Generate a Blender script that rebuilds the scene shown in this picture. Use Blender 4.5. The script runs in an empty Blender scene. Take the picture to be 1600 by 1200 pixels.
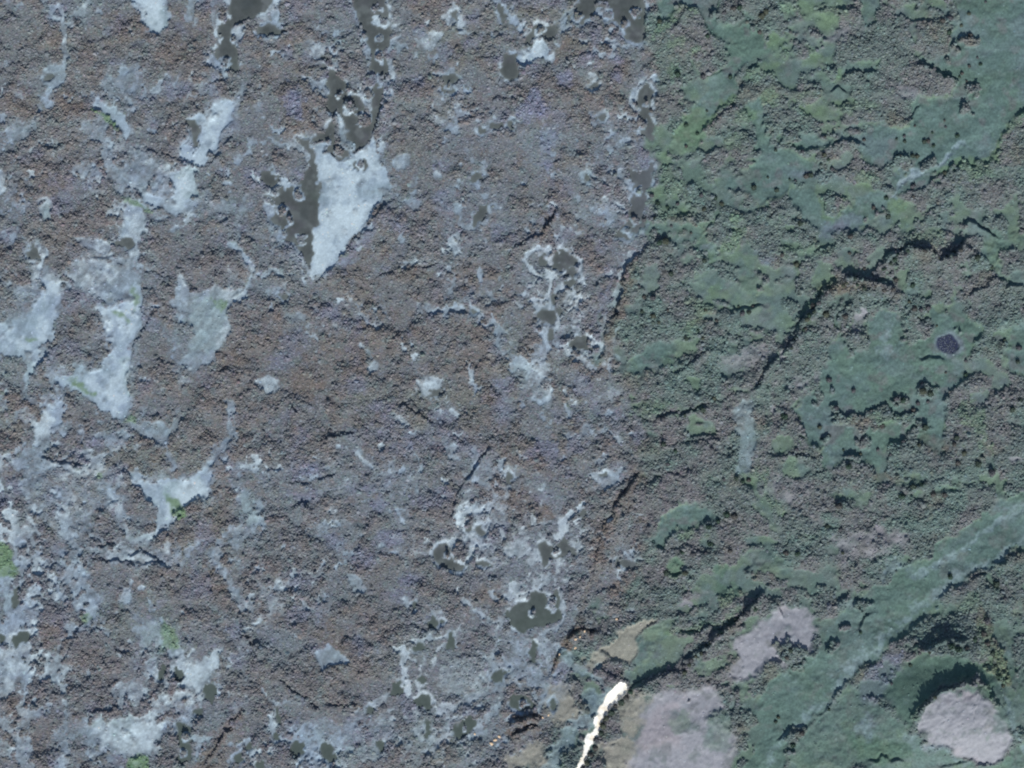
import bpy, math
import numpy as np
from mathutils import Vector

# ------------------------------------------------------------------ camera, sky, sun, exposure
S = 0.5                                   # metres per map unit (the map is 1600 x 1200 units)
HEIGHT = 1500.0
scene = bpy.context.scene
COL = scene.collection
cam_d = bpy.data.cameras.new('camera'); cam = bpy.data.objects.new('camera', cam_d); COL.objects.link(cam)
cam.location = (0, 0, HEIGHT); cam.rotation_euler = (0, 0, 0)
cam_d.sensor_width = 36.0; cam_d.lens = 36.0 * HEIGHT / (1600 * S)
cam_d.clip_start = 10; cam_d.clip_end = 20000
scene.camera = cam
scene.cycles.pixel_filter_type = 'BLACKMAN_HARRIS'; scene.cycles.filter_width = 2.0

SUN_EL, SUN_AZ = math.radians(37), math.radians(8)     # the sun stands to the south, a little east
world = bpy.data.worlds.new('World'); scene.world = world; world.use_nodes = True
wn = world.node_tree; wn.nodes.clear()
sky = wn.nodes.new('ShaderNodeTexSky'); sky.sky_type = 'NISHITA'; sky.sun_disc = False
sky.sun_elevation = SUN_EL; sky.sun_rotation = math.pi - SUN_AZ
bg = wn.nodes.new('ShaderNodeBackground'); bg.inputs[1].default_value = 0.085
wo = wn.nodes.new('ShaderNodeOutputWorld')
wn.links.new(sky.outputs[0], bg.inputs[0]); wn.links.new(bg.outputs[0], wo.inputs[0])
sun_d = bpy.data.lights.new('sun', 'SUN'); sun = bpy.data.objects.new('sun', sun_d); COL.objects.link(sun)
sun_d.energy = 4.2; sun_d.angle = math.radians(0.55); sun_d.color = (1.0, 0.965, 0.91)
to_sun = Vector((math.sin(SUN_AZ) * math.cos(SUN_EL), -math.cos(SUN_AZ) * math.cos(SUN_EL), math.sin(SUN_EL)))
sun.rotation_euler = to_sun.to_track_quat('Z', 'Y').to_euler(); sun.location = (0, -300, 600)
vs = scene.view_settings
vs.view_transform = 'Standard'; vs.look = 'None'; vs.exposure = 0.0; vs.gamma = 1.0; vs.use_curve_mapping = False

# ------------------------------------------------------------------ noise on the map
def _hash(ix, iy, seed):
    h = (ix.astype(np.int64) * 374761393 + iy.astype(np.int64) * 668265263 + seed * 1274126177) & 0xFFFFFFFF
    h = ((h ^ (h >> 13)) * 1274126177) & 0xFFFFFFFF
    return ((h ^ (h >> 16)) & 0xFFFFFF).astype(np.float32) / 0xFFFFFF
def vn(x, y, s, seed=0):                  # smooth value noise, -1..1
    x = x / s; y = y / s
    ix = np.floor(x); iy = np.floor(y); fx = (x - ix).astype(np.float32); fy = (y - iy).astype(np.float32)
    fx = fx * fx * fx * (fx * (fx * 6 - 15) + 10); fy = fy * fy * fy * (fy * (fy * 6 - 15) + 10)
    ix = ix.astype(np.int64); iy = iy.astype(np.int64)
    a = _hash(ix, iy, seed); b = _hash(ix + 1, iy, seed); c = _hash(ix, iy + 1, seed); d = _hash(ix + 1, iy + 1, seed)
    return ((a + (b - a) * fx) * (1 - fy) + (c + (d - c) * fx) * fy) * 2 - 1
def fbm(x, y, s, seed=0, o=4, g=0.55):
    t = 0; a = 1.0; n = 0
    for k in range(o):
        ca, sa = math.cos(0.6 * k), math.sin(0.6 * k)
        t = t + a * vn(x * ca - y * sa, x * sa + y * ca, s / 2 ** k, seed + 17 * k); n += a; a *= g
    return t / n * 1.35
def sst(a, b, x):
    t = np.clip((x - a) / (b - a), 0, 1); return t * t * (3 - 2 * t)

# ------------------------------------------------------------------ the map grid
STEP = 2.0
U0, V0 = -40.0, -40.0
NUD, NVD = 841, 641
ud = U0 + STEP * np.arange(NUD); vd = V0 + STEP * np.arange(NVD)
far = np.array([30, 90, 200, 400, 800, 1600, 3200, 6000, 11000.])
Ua = np.concatenate([ud[0] - far[::-1], ud, ud[-1] + far]); Va = np.concatenate([vd[0] - far[::-1], vd, vd[-1] + far])
NU, NV = len(Ua), len(Va); F = len(far)
UU, VV = np.meshgrid(Ua, Va)              # [row v, column u]
WU = UU + 7.5 * vn(UU, VV, 30, 1) + 4.8 * vn(UU, VV, 12, 2) + 2.6 * vn(UU, VV, 5.5, 3)
WV = VV + 7.5 * vn(UU, VV, 30, 4) + 4.8 * vn(UU, VV, 12, 5) + 2.6 * vn(UU, VV, 5.5, 6)

def box(x0, x1, y0, y1, m):
    a = np.searchsorted(Ua, x0 - m); b = np.searchsorted(Ua, x1 + m); c = np.searchsorted(Va, y0 - m); d = np.searchsorted(Va, y1 + m)
    return slice(c, d), slice(a, b)
def seg_dist(px, py, pts, closed):
    n = len(pts); best = np.full(px.shape, 1e9, np.float32); qx = np.zeros_like(best); qy = np.zeros_like(best); tt = np.zeros_like(best)
    L = [0]
    for i in range(n - 1): L.append(L[-1] + math.dist(pts[i], pts[i + 1]))
    for i in range(n if closed else n - 1):
        ax, ay = pts[i]; bx, by = pts[(i + 1) % n]; dx, dy = bx - ax, by - ay; l2 = dx * dx + dy * dy + 1e-9
        t = np.clip(((px - ax) * dx + (py - ay) * dy) / l2, 0, 1)
        cx = ax + t * dx; cy = ay + t * dy; d = np.hypot(px - cx, py - cy); m = d < best
        best = np.where(m, d, best); qx = np.where(m, cx, qx); qy = np.where(m, cy, qy)
        tt = np.where(m, (L[i] + t * math.sqrt(l2)) / max(L[-1], 1e-6), tt)
    return best, qx, qy, tt
def inside(px, py, pts):
    r = np.zeros(px.shape, bool); n = len(pts)
    for i in range(n):
        ax, ay = pts[i]; bx, by = pts[(i + 1) % n]
        if ay == by: continue
        c = ((ay > py) != (by > py)) & (px < (bx - ax) * (py - ay) / (by - ay) + ax); r ^= c
    return r
def prim(kind, pts, w, soft, warp=1.0):
    xs = [p[0] for p in pts]; ys = [p[1] for p in pts]
    m = 22 + (w if kind == 'S' else 0) + soft
    if kind == 'E': x, y, rx, ry = pts[0]; sl = box(x - rx, x + rx, y - ry, y + ry, m)
    else: sl = box(min(xs), max(xs), min(ys), max(ys), m)
    X = UU[sl] + (WU[sl] - UU[sl]) * warp; Y = VV[sl] + (WV[sl] - VV[sl]) * warp
    if kind == 'P':
        d = seg_dist(X, Y, pts, True)[0]; sd = np.where(inside(X, Y, pts), -d, d)
    elif kind == 'S':
        d, qx, qy, t = seg_dist(X, Y, pts, False); sd = d - w * 0.5 * (1.05 + 0.9 * vn(UU[sl], VV[sl], 11, 9) + 0.5 * vn(UU[sl], VV[sl], 5, 10))
    else:
        x, y, rx, ry = pts[0]; e = np.hypot((X - x) / rx, (Y - y) / ry); sd = (e - 1) * min(rx, ry) + min(rx, ry) * 0.45 * (vn(UU[sl], VV[sl], max(6, 0.8 * rx), 12) + 0.6 * vn(UU[sl], VV[sl], 5, 13))
    return sl, 1 - sst(-soft, soft, sd)

Z = lambda: np.zeros(UU.shape, np.float32)
W = {}
def parse(text):
    for line in text.strip().splitlines():
        line = line.strip()
        if not line: continue
        head, body = line.split(':'); hp = head.split(); kind = hp[0]; nums = [float(v) for v in hp[1:]]
        if kind == 'E':
            for tok in body.split(): yield 'E', [tuple(float(v) for v in tok.split(','))], nums
        else:
            yield kind, [tuple(float(v) for v in tok.split(',')) for tok in body.split()], nums
def paint(name, text, warp=1.0, soft=3.0):
    A = W.setdefault(name, Z())
    for kind, pts, nums in parse(text):
        if kind == 'E' and len(pts[0]) == 3: pts = [(*pts[0], pts[0][2])]
        st = nums[0]; w = nums[1] if kind == 'S' else 0
        so = nums[2] if kind == 'S' and len(nums) > 2 else (nums[1] if kind != 'S' and len(nums) > 1 else soft)
        # a small shape is disturbed less by the outline noise
        small = min((max(p[0] for p in pts) - min(p[0] for p in pts)), 40) / 40 if kind == 'P' else 0.6
        sl, m = prim(kind, pts, w, so, warp * (0.55 + 0.45 * small))
        A[sl] = np.maximum(A[sl], m * st)
    return A

# ------------------------------------------------------------------ what lies where (traced in map units)
ISLETS = '590,11,5 597,34,5 568,62,4 592,60,4 600,121,5 594,88,5 553,137,7 576,146,6 548,168,6 567,187,9 531,150,4 455,256,21 424,318,6 470,300,6 440,330,5 452,345,4 473,376,6 446,365,4 430,300,4 350,27,5 342,56,4 352,98,4 365,60,4 945,22,6 992,20,6 930,30,5 905,30,5 975,40,5 960,50,5 845,48,4 1006,198,4 1012,165,3 1000,300,4 996,345,4 985,362,4 702,130,4 835,955,4 862,945,4 700,866,3 730,136,3 820,1098,3 725,1140,4 292,1150,4 286,1175,4 870,858,4 560,256,4 510,222,4 528,236,5'
EAST = """P 1 10: 1018,-400 1018,160 1025,250 1012,330 1000,375 985,405 962,470 950,520 935,560 960,590 985,610 1000,660 1000,745 985,780 1000,850 1005,905 960,950 925,985 900,1010 880,1050 900,1090 880,1130 850,1165 830,1250 830,1800 2600,1800 2600,-400"""

CLEARINGS = [   # named pale openings: label, strength, outline
 ('pale lichen clearing cut by the top edge, nearest the upper-left pools', 'P .85: 192,-20 262,-20 264,20 262,40 248,50 238,51 224,36 214,20'),
 ('hook-shaped white lichen clearing with a small pool in its crook', 'P .97: 330,155 360,155 362,165 352,200 340,232 325,255 300,262 280,252 270,243 285,224 298,238 307,232 311,205 306,193 290,190 295,183 310,185 325,170'),
 ('big white triangular clearing tapering to a point below the twin-armed pool', 'P 1: 485,225 500,228 515,245 530,252 547,246 540,225 525,195 523,178 530,180 548,210 553,238 566,232 576,215 583,212 586,240 592,258 607,272 612,290 610,303 600,317 585,328 566,348 546,374 535,395 520,412 508,426 500,428 495,440 490,440 487,420 490,380 495,330 498,300 495,265'),
 ('pale clearing on the left edge with a bluish arm reaching up to the right', 'P .85: -30,508 20,500 45,490 60,470 62,450 48,433 70,440 95,446 112,442 101,460 102,490 95,515 86,535 78,550 60,560 47,573 43,600 40,640 37,600 30,570 15,562 -30,558'),
 ('long ragged white clearing with two green slivers, left of centre', 'P .88: 152,475 175,482 205,462 210,442 226,445 225,480 217,510 208,530 203,560 200,600 203,630 195,655 185,660 170,650 155,630 143,618 125,612 105,606 85,600 80,590 92,585 120,590 137,570 160,556 172,542 160,520 155,500'),
 ('white three-armed clearing with a green wedge in its middle', 'P .85: 198,730 225,745 250,746 275,750 290,755 310,740 330,728 341,734 331,755 318,770 310,776 299,786 290,796 275,812 255,826 235,846 220,856 214,850 235,830 240,805 245,790 235,775 215,760 200,745'),
 ('pale mottled clearing beside the long dark pool near the lower-left corner', 'P .66: 280,1003 290,1010 292,1038 310,1030 330,1015 352,1008 346,1040 331,1060 312,1082 290,1092 280,1076 290,1060 270,1050 264,1030'),
 ('bluish-white clearing with a green tuft at the bottom edge', 'P .6: 180,1120 230,1114 250,1130 262,1150 240,1180 200,1176 160,1162 140,1150 128,1138'),
 ('teal-white clearing below the hook-shaped one, with a green sliver', 'P .88: 165,262 178,258 200,290 225,322 232,334 212,330 212,318 245,325 262,336 278,336 284,320 300,314 312,298 312,268 290,264 272,270 268,300 240,300 205,286 190,262'),
 ('small white clearing touching the centre, among the dotted pools', 'P .72: 795,556 812,560 838,575 850,582 868,600 862,620 855,632 845,628 830,614 815,600 800,588 788,572'),
 ('pale notched triangle of lichen in the brown heath near the bottom', 'P .6: 483,1018 500,1022 520,1008 545,1025 553,1018 540,1036 520,1045 512,1052 504,1040'),
]
LICHEN = """
S .4 8: 0,4 38,4
S .5 11: 66,-5 90,35 99,50 103,80 100,100 90,118 80,142 76,160
S .4 12: 136,-5 125,15 110,36
P .5: 62,105 100,103 98,130 78,165 70,142 62,126
S .4 16: 302,-5 303,30
S .3 10: 332,-5 338,40
P .6: 358,46 376,40 386,50 376,70 362,66
S .65 8: 335,98 350,118
E .75: 195,116,9,9 172,225,6,8
S .62 10: 255,120 238,148
S .35 16: 215,110 190,150 205,165
P .8: 140,168 165,158 190,183 203,206 196,217 182,203 160,180
E .4: 175,135,28,22 150,200,28,16 135,262,18,10 30,208,22,14 10,95,8,7 30,155,9,7
S .4 14: 378,138 352,172
S .45 20 6: 165,215 178,250 190,290
E .5: 4,285,8,20 225,270,34,16
P .7: 190,322 222,334 216,380 212,400 205,376 186,380
S .4 4: 212,380 215,405 226,420
E .5: 70,328,13,19
S .3 8: 25,300 18,332
P .5: 118,365 140,368 160,374 168,390 150,398 134,390
E .35: 52,395,17,22
S .7 6: 68,385 62,418
P .5 6: 108,412 150,405 205,420 222,440 205,462 176,480 150,466 115,442
P .55 5: 270,442 280,425 300,450 340,450 375,445 366,480 356,500 350,530 340,560 320,576 305,586 290,580 276,592 278,606 272,592 285,570 300,540 306,520 296,500 275,480
S .62 9: 358,378 380,395 390,420 388,446 374,470
S .35 8: 345,310 370,332 365,372
S .5 6: 355,500 348,525
E .3: 340,325,30,16 380,320,18,12
S .7 10: 424,-5 428,25 441,48
S .6 6: 545,-5 555,20 561,46 573,74
S .6 6: 613,92 613,122 606,146
S .7 4: 522,68 516,76 519,86 526,86 529,76 523,68
S .8 4: 553,126 546,134 548,144 558,143 561,134
S .7 4: 575,136 570,146 578,152 584,146
S .8 5: 543,158 549,168 553,178
S .8 4: 560,180 558,192 566,201 575,196 575,182
E .7: 600,121,5,5 597,22,4,4 590,10,5,5 594,88,4,4
S .45 8: 428,215 440,245 448,275
S .5 5: 445,235 470,228 480,250 470,272
S .55 4: 415,305 424,300 430,310 424,318
P .6: 408,325 430,332 428,345 417,348
S .5 6: 425,355 436,370 440,386
S .5 4: 460,400 475,412 488,427
E .45: 495,80,14,12 425,275,7,14
S .55 9: 485,130 500,148 508,138
S .4 8: 492,100 515,112
E .3: 490,170,9,7 402,170,8,8
P .55: 616,246 638,245 642,262 628,275 612,262
P .45: 612,298 655,298 660,312 645,330 630,322
E .35: 648,285,10,8
P .5: 684,20 700,16 708,4 717,9 721,30 731,35 722,46 705,36 692,36
P .4: 654,60 680,44 688,55 673,80 656,72
S .75 10: 776,-5 790,22 800,35
S .7 8: 800,22 812,46
S .5 6: 680,112 710,104 716,120
S .4 6: 682,162 702,156 719,175 713,200 692,196 673,180
S .5 8: 720,180 746,179
S .4 6: 750,186 775,180 792,200
E .5: 685,271,8,6
S .35 10: 735,240 760,258 756,290
S .62 7: 906,2 896,20 881,25 878,45 892,46
S .6 5: 872,32 882,25 890,36
P .88: 805,85 826,84 840,74 848,64 858,69 851,85 866,85 850,95 836,101 822,106 810,96
E .6: 1006,70,7,5 976,71,6,3
S .65 8: 993,142 1004,125 1020,120 1031,131
S .55 5: 921,174 941,172
S .55 5: 930,175 928,199
S .62 7: 945,230 955,216 965,205
S .6 7: 953,236 975,222 992,222
S .55 7: 905,278 920,268 938,280
S .55 5: 908,288 930,290
S .65 8: 963,268 975,281 986,296
S .5 7: 945,306 948,330 965,346
S .4 6: 955,352 985,358
E .4: 925,124,8,7 910,358,6,6
S .7 6: 722,300 718,318 712,330
E .5: 775,326,9,6
S .45 6: 715,335 720,350 736,358 756,350
S .65 9: 705,368 712,385 719,392
S .4 5: 761,372 757,386
S .55 6: 634,419 640,408 672,407
S .5 8: 705,420 713,440 708,456
S .62 9: 675,490 695,483 716,485
E .35: 660,484,14,9
S .55 7: 735,479 751,485 756,500 771,516
E .7: 771,520,8,7
S .55 4: 765,459 770,473
E .7: 405,431,8,8
S .5 7: 419,457 436,455 450,444 459,461
E .4: 462,497,14,9
E .7: 534,470,7,6
S .5 7: 545,455 555,474 561,476
S .5 8: 563,487 575,495 586,508
S .5 5: 565,540 580,550 585,565
E .65: 587,575,8,8
S .65 7: 735,573 741,592
E .5: 420,598,19,13
S .8 8: 824,402 840,394 851,400 858,395
S .8 8: 824,406 830,420 846,430 856,420
S .85 9: 856,430 858,450 850,465 838,476 846,486 860,480 866,460 878,450 886,440
S .75 7: 876,424 890,415 904,408 905,430 908,464 898,468 890,456
S .65 4: 868,486 875,500 872,540
S .4 6: 900,498 906,522
S .75 9: 924,534 938,535 930,552
S .5 4: 840,538 842,566
S .5 7: 894,555 915,568 930,576
S .6 8 3: 984,398 972,428 965,456 958,478
S .4 10 4: 950,492 942,520 938,545
S .4 4: 966,505 962,532
E .5: 960,556,6,5
S .62 8: 883,629 887,651
S .4 10: 917,669 940,672 961,691
P .5: 920,740 945,735 976,735 970,755 950,766 935,756
S .8 11: 911,790 901,805 886,808 880,820 868,831
S .65 7: 884,846 900,835 901,862
S .6 8: 836,868 828,884
P .5: 800,850 822,846 832,868 812,884 798,872
S .62 6: 974,866 985,876 999,872
S .5 7: 745,735 757,752
S .6 8: 788,722 786,748 800,766
S .45 6: 810,712 822,724
S .78 8: 716,808 728,800 744,806 757,799
S .75 6: 718,812 716,830 728,842 742,836 752,822
S .75 7: 708,845 712,866 726,876 742,868 745,852 732,842
S .6 8: 786,828 790,858 800,872
P .62: 654,598 691,598 688,612 662,614
S .55 5: 738,598 748,606 744,622
S .5 7: 618,652 629,668
E .7: 401,716,10,9
S .5 10: 568,704 581,726
S .5 6: 604,722 612,742
S .45 6: 642,705 648,725 655,738
E .55: 706,700,8,7 622,655,7,6 700,782,5,4
S .62 9: 400,785 408,808 413,832
E .35: 498,828,8,10 520,800,8,12
P .75: 76,640 96,618 101,640 86,666 76,686 60,692 48,702 45,690 60,660
P .55: 200,660 250,655 271,675 266,696 240,690 214,680
S .5 8: 365,628 370,660 372,692
E .42: 348,702,14,16
S .42 16 5: 378,768 398,832
P .3 8: 30,700 60,690 70,712 130,730 170,735 200,770 190,800 150,800 140,840 110,850 60,800 40,760
E .62: 178,771,10,12
S .5 10: 36,820 50,850 42,885
S .5 12: 100,800 108,840 125,865
S .42 10: 150,858 180,868 220,866 258,874
S .35 10: 245,850 268,862 272,880
S .6 15: 8,912 16,952
S .5 8: 40,1000 45,1020 30,1030
S .5 10: 15,1030 22,1062 14,1085
S .55 18: 125,898 140,938 146,952
S .5 8: 200,904 194,942
S .5 11: 116,974 110,990 90,1020 75,1050 58,1062
S .5 6: 150,980 175,990
E .42: 232,992,24,22 205,1080,22,16 240,1100,20,18 190,1075,12,8
S .45 14: 340,1075 300,1105 285,1140
S .5 10: 96,1078 106,1130 100,1210
P .45: 15,1148 45,1150 48,1180 52,1210 28,1210
S .5 12: 140,1150 165,1168 205,1178
S .5 7: 312,1140 310,1160 306,1185
S .6 8: 365,1165 385,1160 395,1185
S .55 7: 472,938 484,958
E .5: 556,910,11,14
S .75 10: 623,1020 635,1002 660,1000 687,992
S .8 14: 632,1010 635,1040 641,1070 634,1086
S .7 8: 650,1020 661,1042 656,1080
S .6 10: 692,1008 680,1032
S .5 9: 600,1078 585,1098 563,1112
S .55 11: 650,1105 655,1150 682,1156
S .5 8: 700,1160 700,1138 712,1118
S .5 6: 768,1030 773,1060 752,1084 700,1102
E .3: 725,1062,38,36
P .65: 624,934 642,938 633,957
S .5 5: 664,968 674,960 686,962 690,986 712,992
S .55 7: 728,958 722,974 720,992
S .6 8: 733,944 757,956
S .55 6: 768,970 780,956 797,946
E .55: 766,925,6,6 720,930,6,9
S .62 8: 428,1115 424,1150 440,1156 475,1154 500,1146 505,1162 526,1192
S .7 11: 468,1195 480,1168 476,1155
S .4 8: 533,1142 556,1126 568,1132
S .45 6: 408,1084 425,1098 446,1100 467,1088
P .6: 800,903 822,905 815,930 800,945 790,930
S .5 6: 850,986 870,980 879,964 873,924
S .5 9: 798,990 820,1022 826,1060
S .5 8: 790,1030 800,1060 812,1070
S .5 8: 832,1085 842,1108
S .55 12: 870,1010 895,1040 905,1052
S .5 9: 780,1005 770,1035 790,1042
S .55 20 5: 928,1088 915,1120 890,1152 865,1186 852,1210
S .5 8: 912,1048 938,1060 946,1072
E .7: 935,1038,5,4
S .6 7 3: 1398,304 1412,284 1426,272 1460,258 1482,245 1508,229
P .45 4: 1140,640 1155,630 1180,635 1183,680 1180,712 1176,742 1156,742 1152,700 1148,670
E .32: 1385,538,10,26 1110,390,10,12
S .4 8: 1376,905 1382,882 1405,872
E .3: 520,1150,30,26 600,1150,28,22 560,1180,30,20
"""
LICHEN += """
S .42 9 4: 1610,786 1545,828 1490,868 1450,884 1415,902
S .36 12 5: 1610,832 1545,880 1492,902 1442,940 1392,985 1342,1030 1292,1090
S .34 8 4: 1500,1190 1470,1168 1440,1160
S .3 8 4: 1285,1100 1262,1118 1225,1150 1200,1200
S .34 7 3: 1555,1070 1572,1110 1590,1150 1605,1180
E .3 5: 1400,885,20,10 1330,945,18,6 1580,800,24,10 1352,1136,12,14 1420,1150,10,12
S .5 12 4: 160,240 172,262 186,292 204,318
S .55 22 5: 214,345 206,380 214,415
S .6 18 5: 300,318 272,330 250,318
S .5 16 6: 188,420 206,440 200,470
S .55 12 4: 90,615 82,650 64,680 66,705
S .5 12 4: 40,705 70,722 110,735 150,742 168,760
S .55 10 4: 100,780 104,820 116,850 118,880
S .45 10 4: 190,790 190,830 215,850
S .5 10 4: 118,880 112,920 124,960
S .45 12 5: 330,870 352,900 372,935 385,950
S .45 9 4: 60,720 40,760 48,800 60,830
S .5 10 4: 22,860 36,890 30,930
S .45 10 4: 275,640 262,690 270,730
S .5 9 4: 352,690 340,720 330,735
S .5 10 4: 360,630 366,680 350,700
S .5 12 5: 372,760 385,790 402,820
S .5 12 4: 290,1075 270,1100 245,1110
S .5 9 4: 520,1150 540,1135 570,1120 590,1100
S .55 9 4: 690,1110 720,1100 755,1090 770,1070
S .55 9 4: 650,1150 690,1160 710,1150 760,1130 780,1100
S .5 9 4: 800,1000 830,1040 850,1080 840,1110
S .5 8 4: 770,1000 790,960 800,940
S .55 8 4: 740,700 745,720 735,740
S .55 8 4: 790,560 780,530 772,515
"""
HUMMOCKS = """
E 1 8: 60,762,20,13 130,765,18,11 60,815,12,20 175,735,14,12 20,740,16,12 110,700,16,9 125,652,36,30 100,744,30,17 232,712,26,16 15,682,20,15 145,802,24,27 205,792,22,16 40,800,11,32 88,852,17,22 345,797,28,30 300,925,72,36 170,905,26,28 86,972,28,44 160,1022,44,40 180,1062,36,24 70,1156,22,36 130,1104,22,24 600,1000,120,105 450,1085,95,55 500,620,120,60 280,60,60,40 110,90,60,40 40,60,40,50 300,400,60,50 60,400,60,18 130,340,40,30 120,520,22,40 240,540,20,50 400,540,70,60 650,250,50,60 720,560,60,60 560,560,80,50 640,460,60,40 880,160,60,40 920,380,30,30 830,500,14,40 740,900,50,30 560,450,60,40
P 1 8: 265,600 370,560 365,640 345,690 326,715 300,745 285,745 270,720 268,650
P 1 6: 310,1195 330,1150 365,1118 400,1100 420,1130 380,1160 350,1200
"""
# soft tinted heath
VIOLET = """
E .75 6: 455,157,13,24 836,170,18,26 862,222,14,18 882,120,12,14 960,91,11,9 966,121,9,9 858,256,13,10 1310,355,24,10
E .55 8: 655,45,10,8 660,130,10,8 690,255,9,9 520,486,16,10 480,735,26,12 475,775,22,12 638,695,22,18 570,765,22,10 590,785,12,14 610,845,22,16 572,872,20,12 690,650,18,12 850,702,24,22 846,776,13,9 640,905,16,12 500,1015,16,10 560,1000,14,10 30,760,16,14 130,712,18,10 150,690,20,8 88,770,16,10 370,980,10,14 1352,1135,14,16 1255,272,24,5
E .45 8: 740,60,12,8 700,300,14,8 620,350,14,8 560,600,18,12 680,780,20,14 900,690,16,14 590,640,20,12 520,850,18,12 470,905,26,12 440,560,16,10 470,960,18,12 620,930,20,10 370,1030,12,10 90,310,18,10 230,160,8,8 1190,400,12,8 960,650,12,9
S .5 14 6: 610,330 570,372 535,418
S .4 16 6: 960,420 945,470 930,540
S .55 12 5: 1285,364 1312,360 1338,338
P .5 5: 1350,1050 1375,1020 1400,1010 1395,1040 1380,1075 1372,1100 1345,1100
"""
TEAL = """
S .6 24 5: 125,-5 128,18
E .55 4: 250,25,14,20 300,285,18,26 70,328,12,16 320,520,34,40 345,460,26,14 10,590,26,30 200,590,14,30 190,1140,30,24 255,990,26,24 215,840,20,14 390,800,14,30 285,770,30,20
E .4 6: 725,1055,40,36 740,1175,26,22 660,1150,30,30 560,1180,40,24 820,580,18,10 540,230,10,30 45,590,10,30
E .3 10: 60,60,50,40 90,200,50,30 300,660,40,30 440,430,30,20 690,400,40,20 930,120,30,20
"""
GREEN = """
S .8 6: 143,174 160,184 180,200
S .75 6: 190,304 206,322 230,333
S .8 7: 114,598 132,606 150,612
S .7 6: 178,489 200,503
E .6: 211,468,5,12 347,476,10,8 205,655,7,6 50,535,7,5 135,965,7,9 152,745,7,7
P .85: 260,774 275,785 290,795 297,806 286,813 270,800
P .8: -20,840 8,855 20,870 29,896 10,905 -20,905
P .6: 253,962 270,985 281,1010 276,1026 255,1012
P .8: 200,1182 214,1172 235,1180 242,1215 200,1215
E .4 4: 1055,886,13,10 1130,888,16,10 1128,925,20,16 1560,1050,24,30
P .3 5: 1385,1078 1390,1050 1410,1030 1440,1018 1480,1024 1520,1034 1540,1050 1500,1053 1470,1060 1445,1070 1426,1096 1420,1122 1400,1112
P .5 6: 1320,1140 1345,1155 1370,1150 1405,1160 1415,1180 1380,1190 1340,1185 1325,1165
"""
YELLOW = """
S .6 10 3: 1028,58 1043,26 1068,13 1086,20
S .6 9 3: 1140,156 1120,176 1098,196
P .5 4: 1050,202 1068,180 1105,168 1112,180 1095,226 1080,236 1060,238 1050,226
S .45 22 6: 1032,240 1048,270 1056,292 1030,300
E .55 4: 1060,65,10,9 1086,78,8,8 1056,112,6,8 1205,150,13,12 1268,88,10,14 1225,82,6,12 1312,122,9,8 1268,172,22,7 1205,62,9,10 1290,30,24,12 1235,10,18,10 1400,322,16,14 1520,655,20,30
S .55 9 3: 1472,269 1520,253 1552,241 1564,212 1600,180
S .5 6 3: 1280,300 1284,335 1300,344 1312,330 1318,300
S .6 14 4: 1150,342 1152,368 1132,388 1110,398
S .45 14 5: 1122,448 1098,488 1076,520
E .5 4: 1345,275,16,10 1525,265,20,14 1072,836,20,12 1020,640,30,16 1240,395,12,6
S .5 6 3: 1300,440 1262,475 1240,500
S .45 18 5: 1190,740 1195,775 1215,800
S .5 16 5: 1520,640 1535,680 1545,700
S .5 8 3: 1045,985 1090,978 1120,972 1145,950
E .4 5: 1030,310,30,14 1050,330,30,14 1220,560,14,8 1095,470,18,8 1515,940,18,14
E .45 5: 1280,20,40,20 1200,110,24,16 1330,165,30,10 1440,370,30,10 1260,390,30,8 1390,655,30,10 1540,1000,12,30 1170,180,24,12 1150,220,20,14 1250,150,20,8
"""
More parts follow.
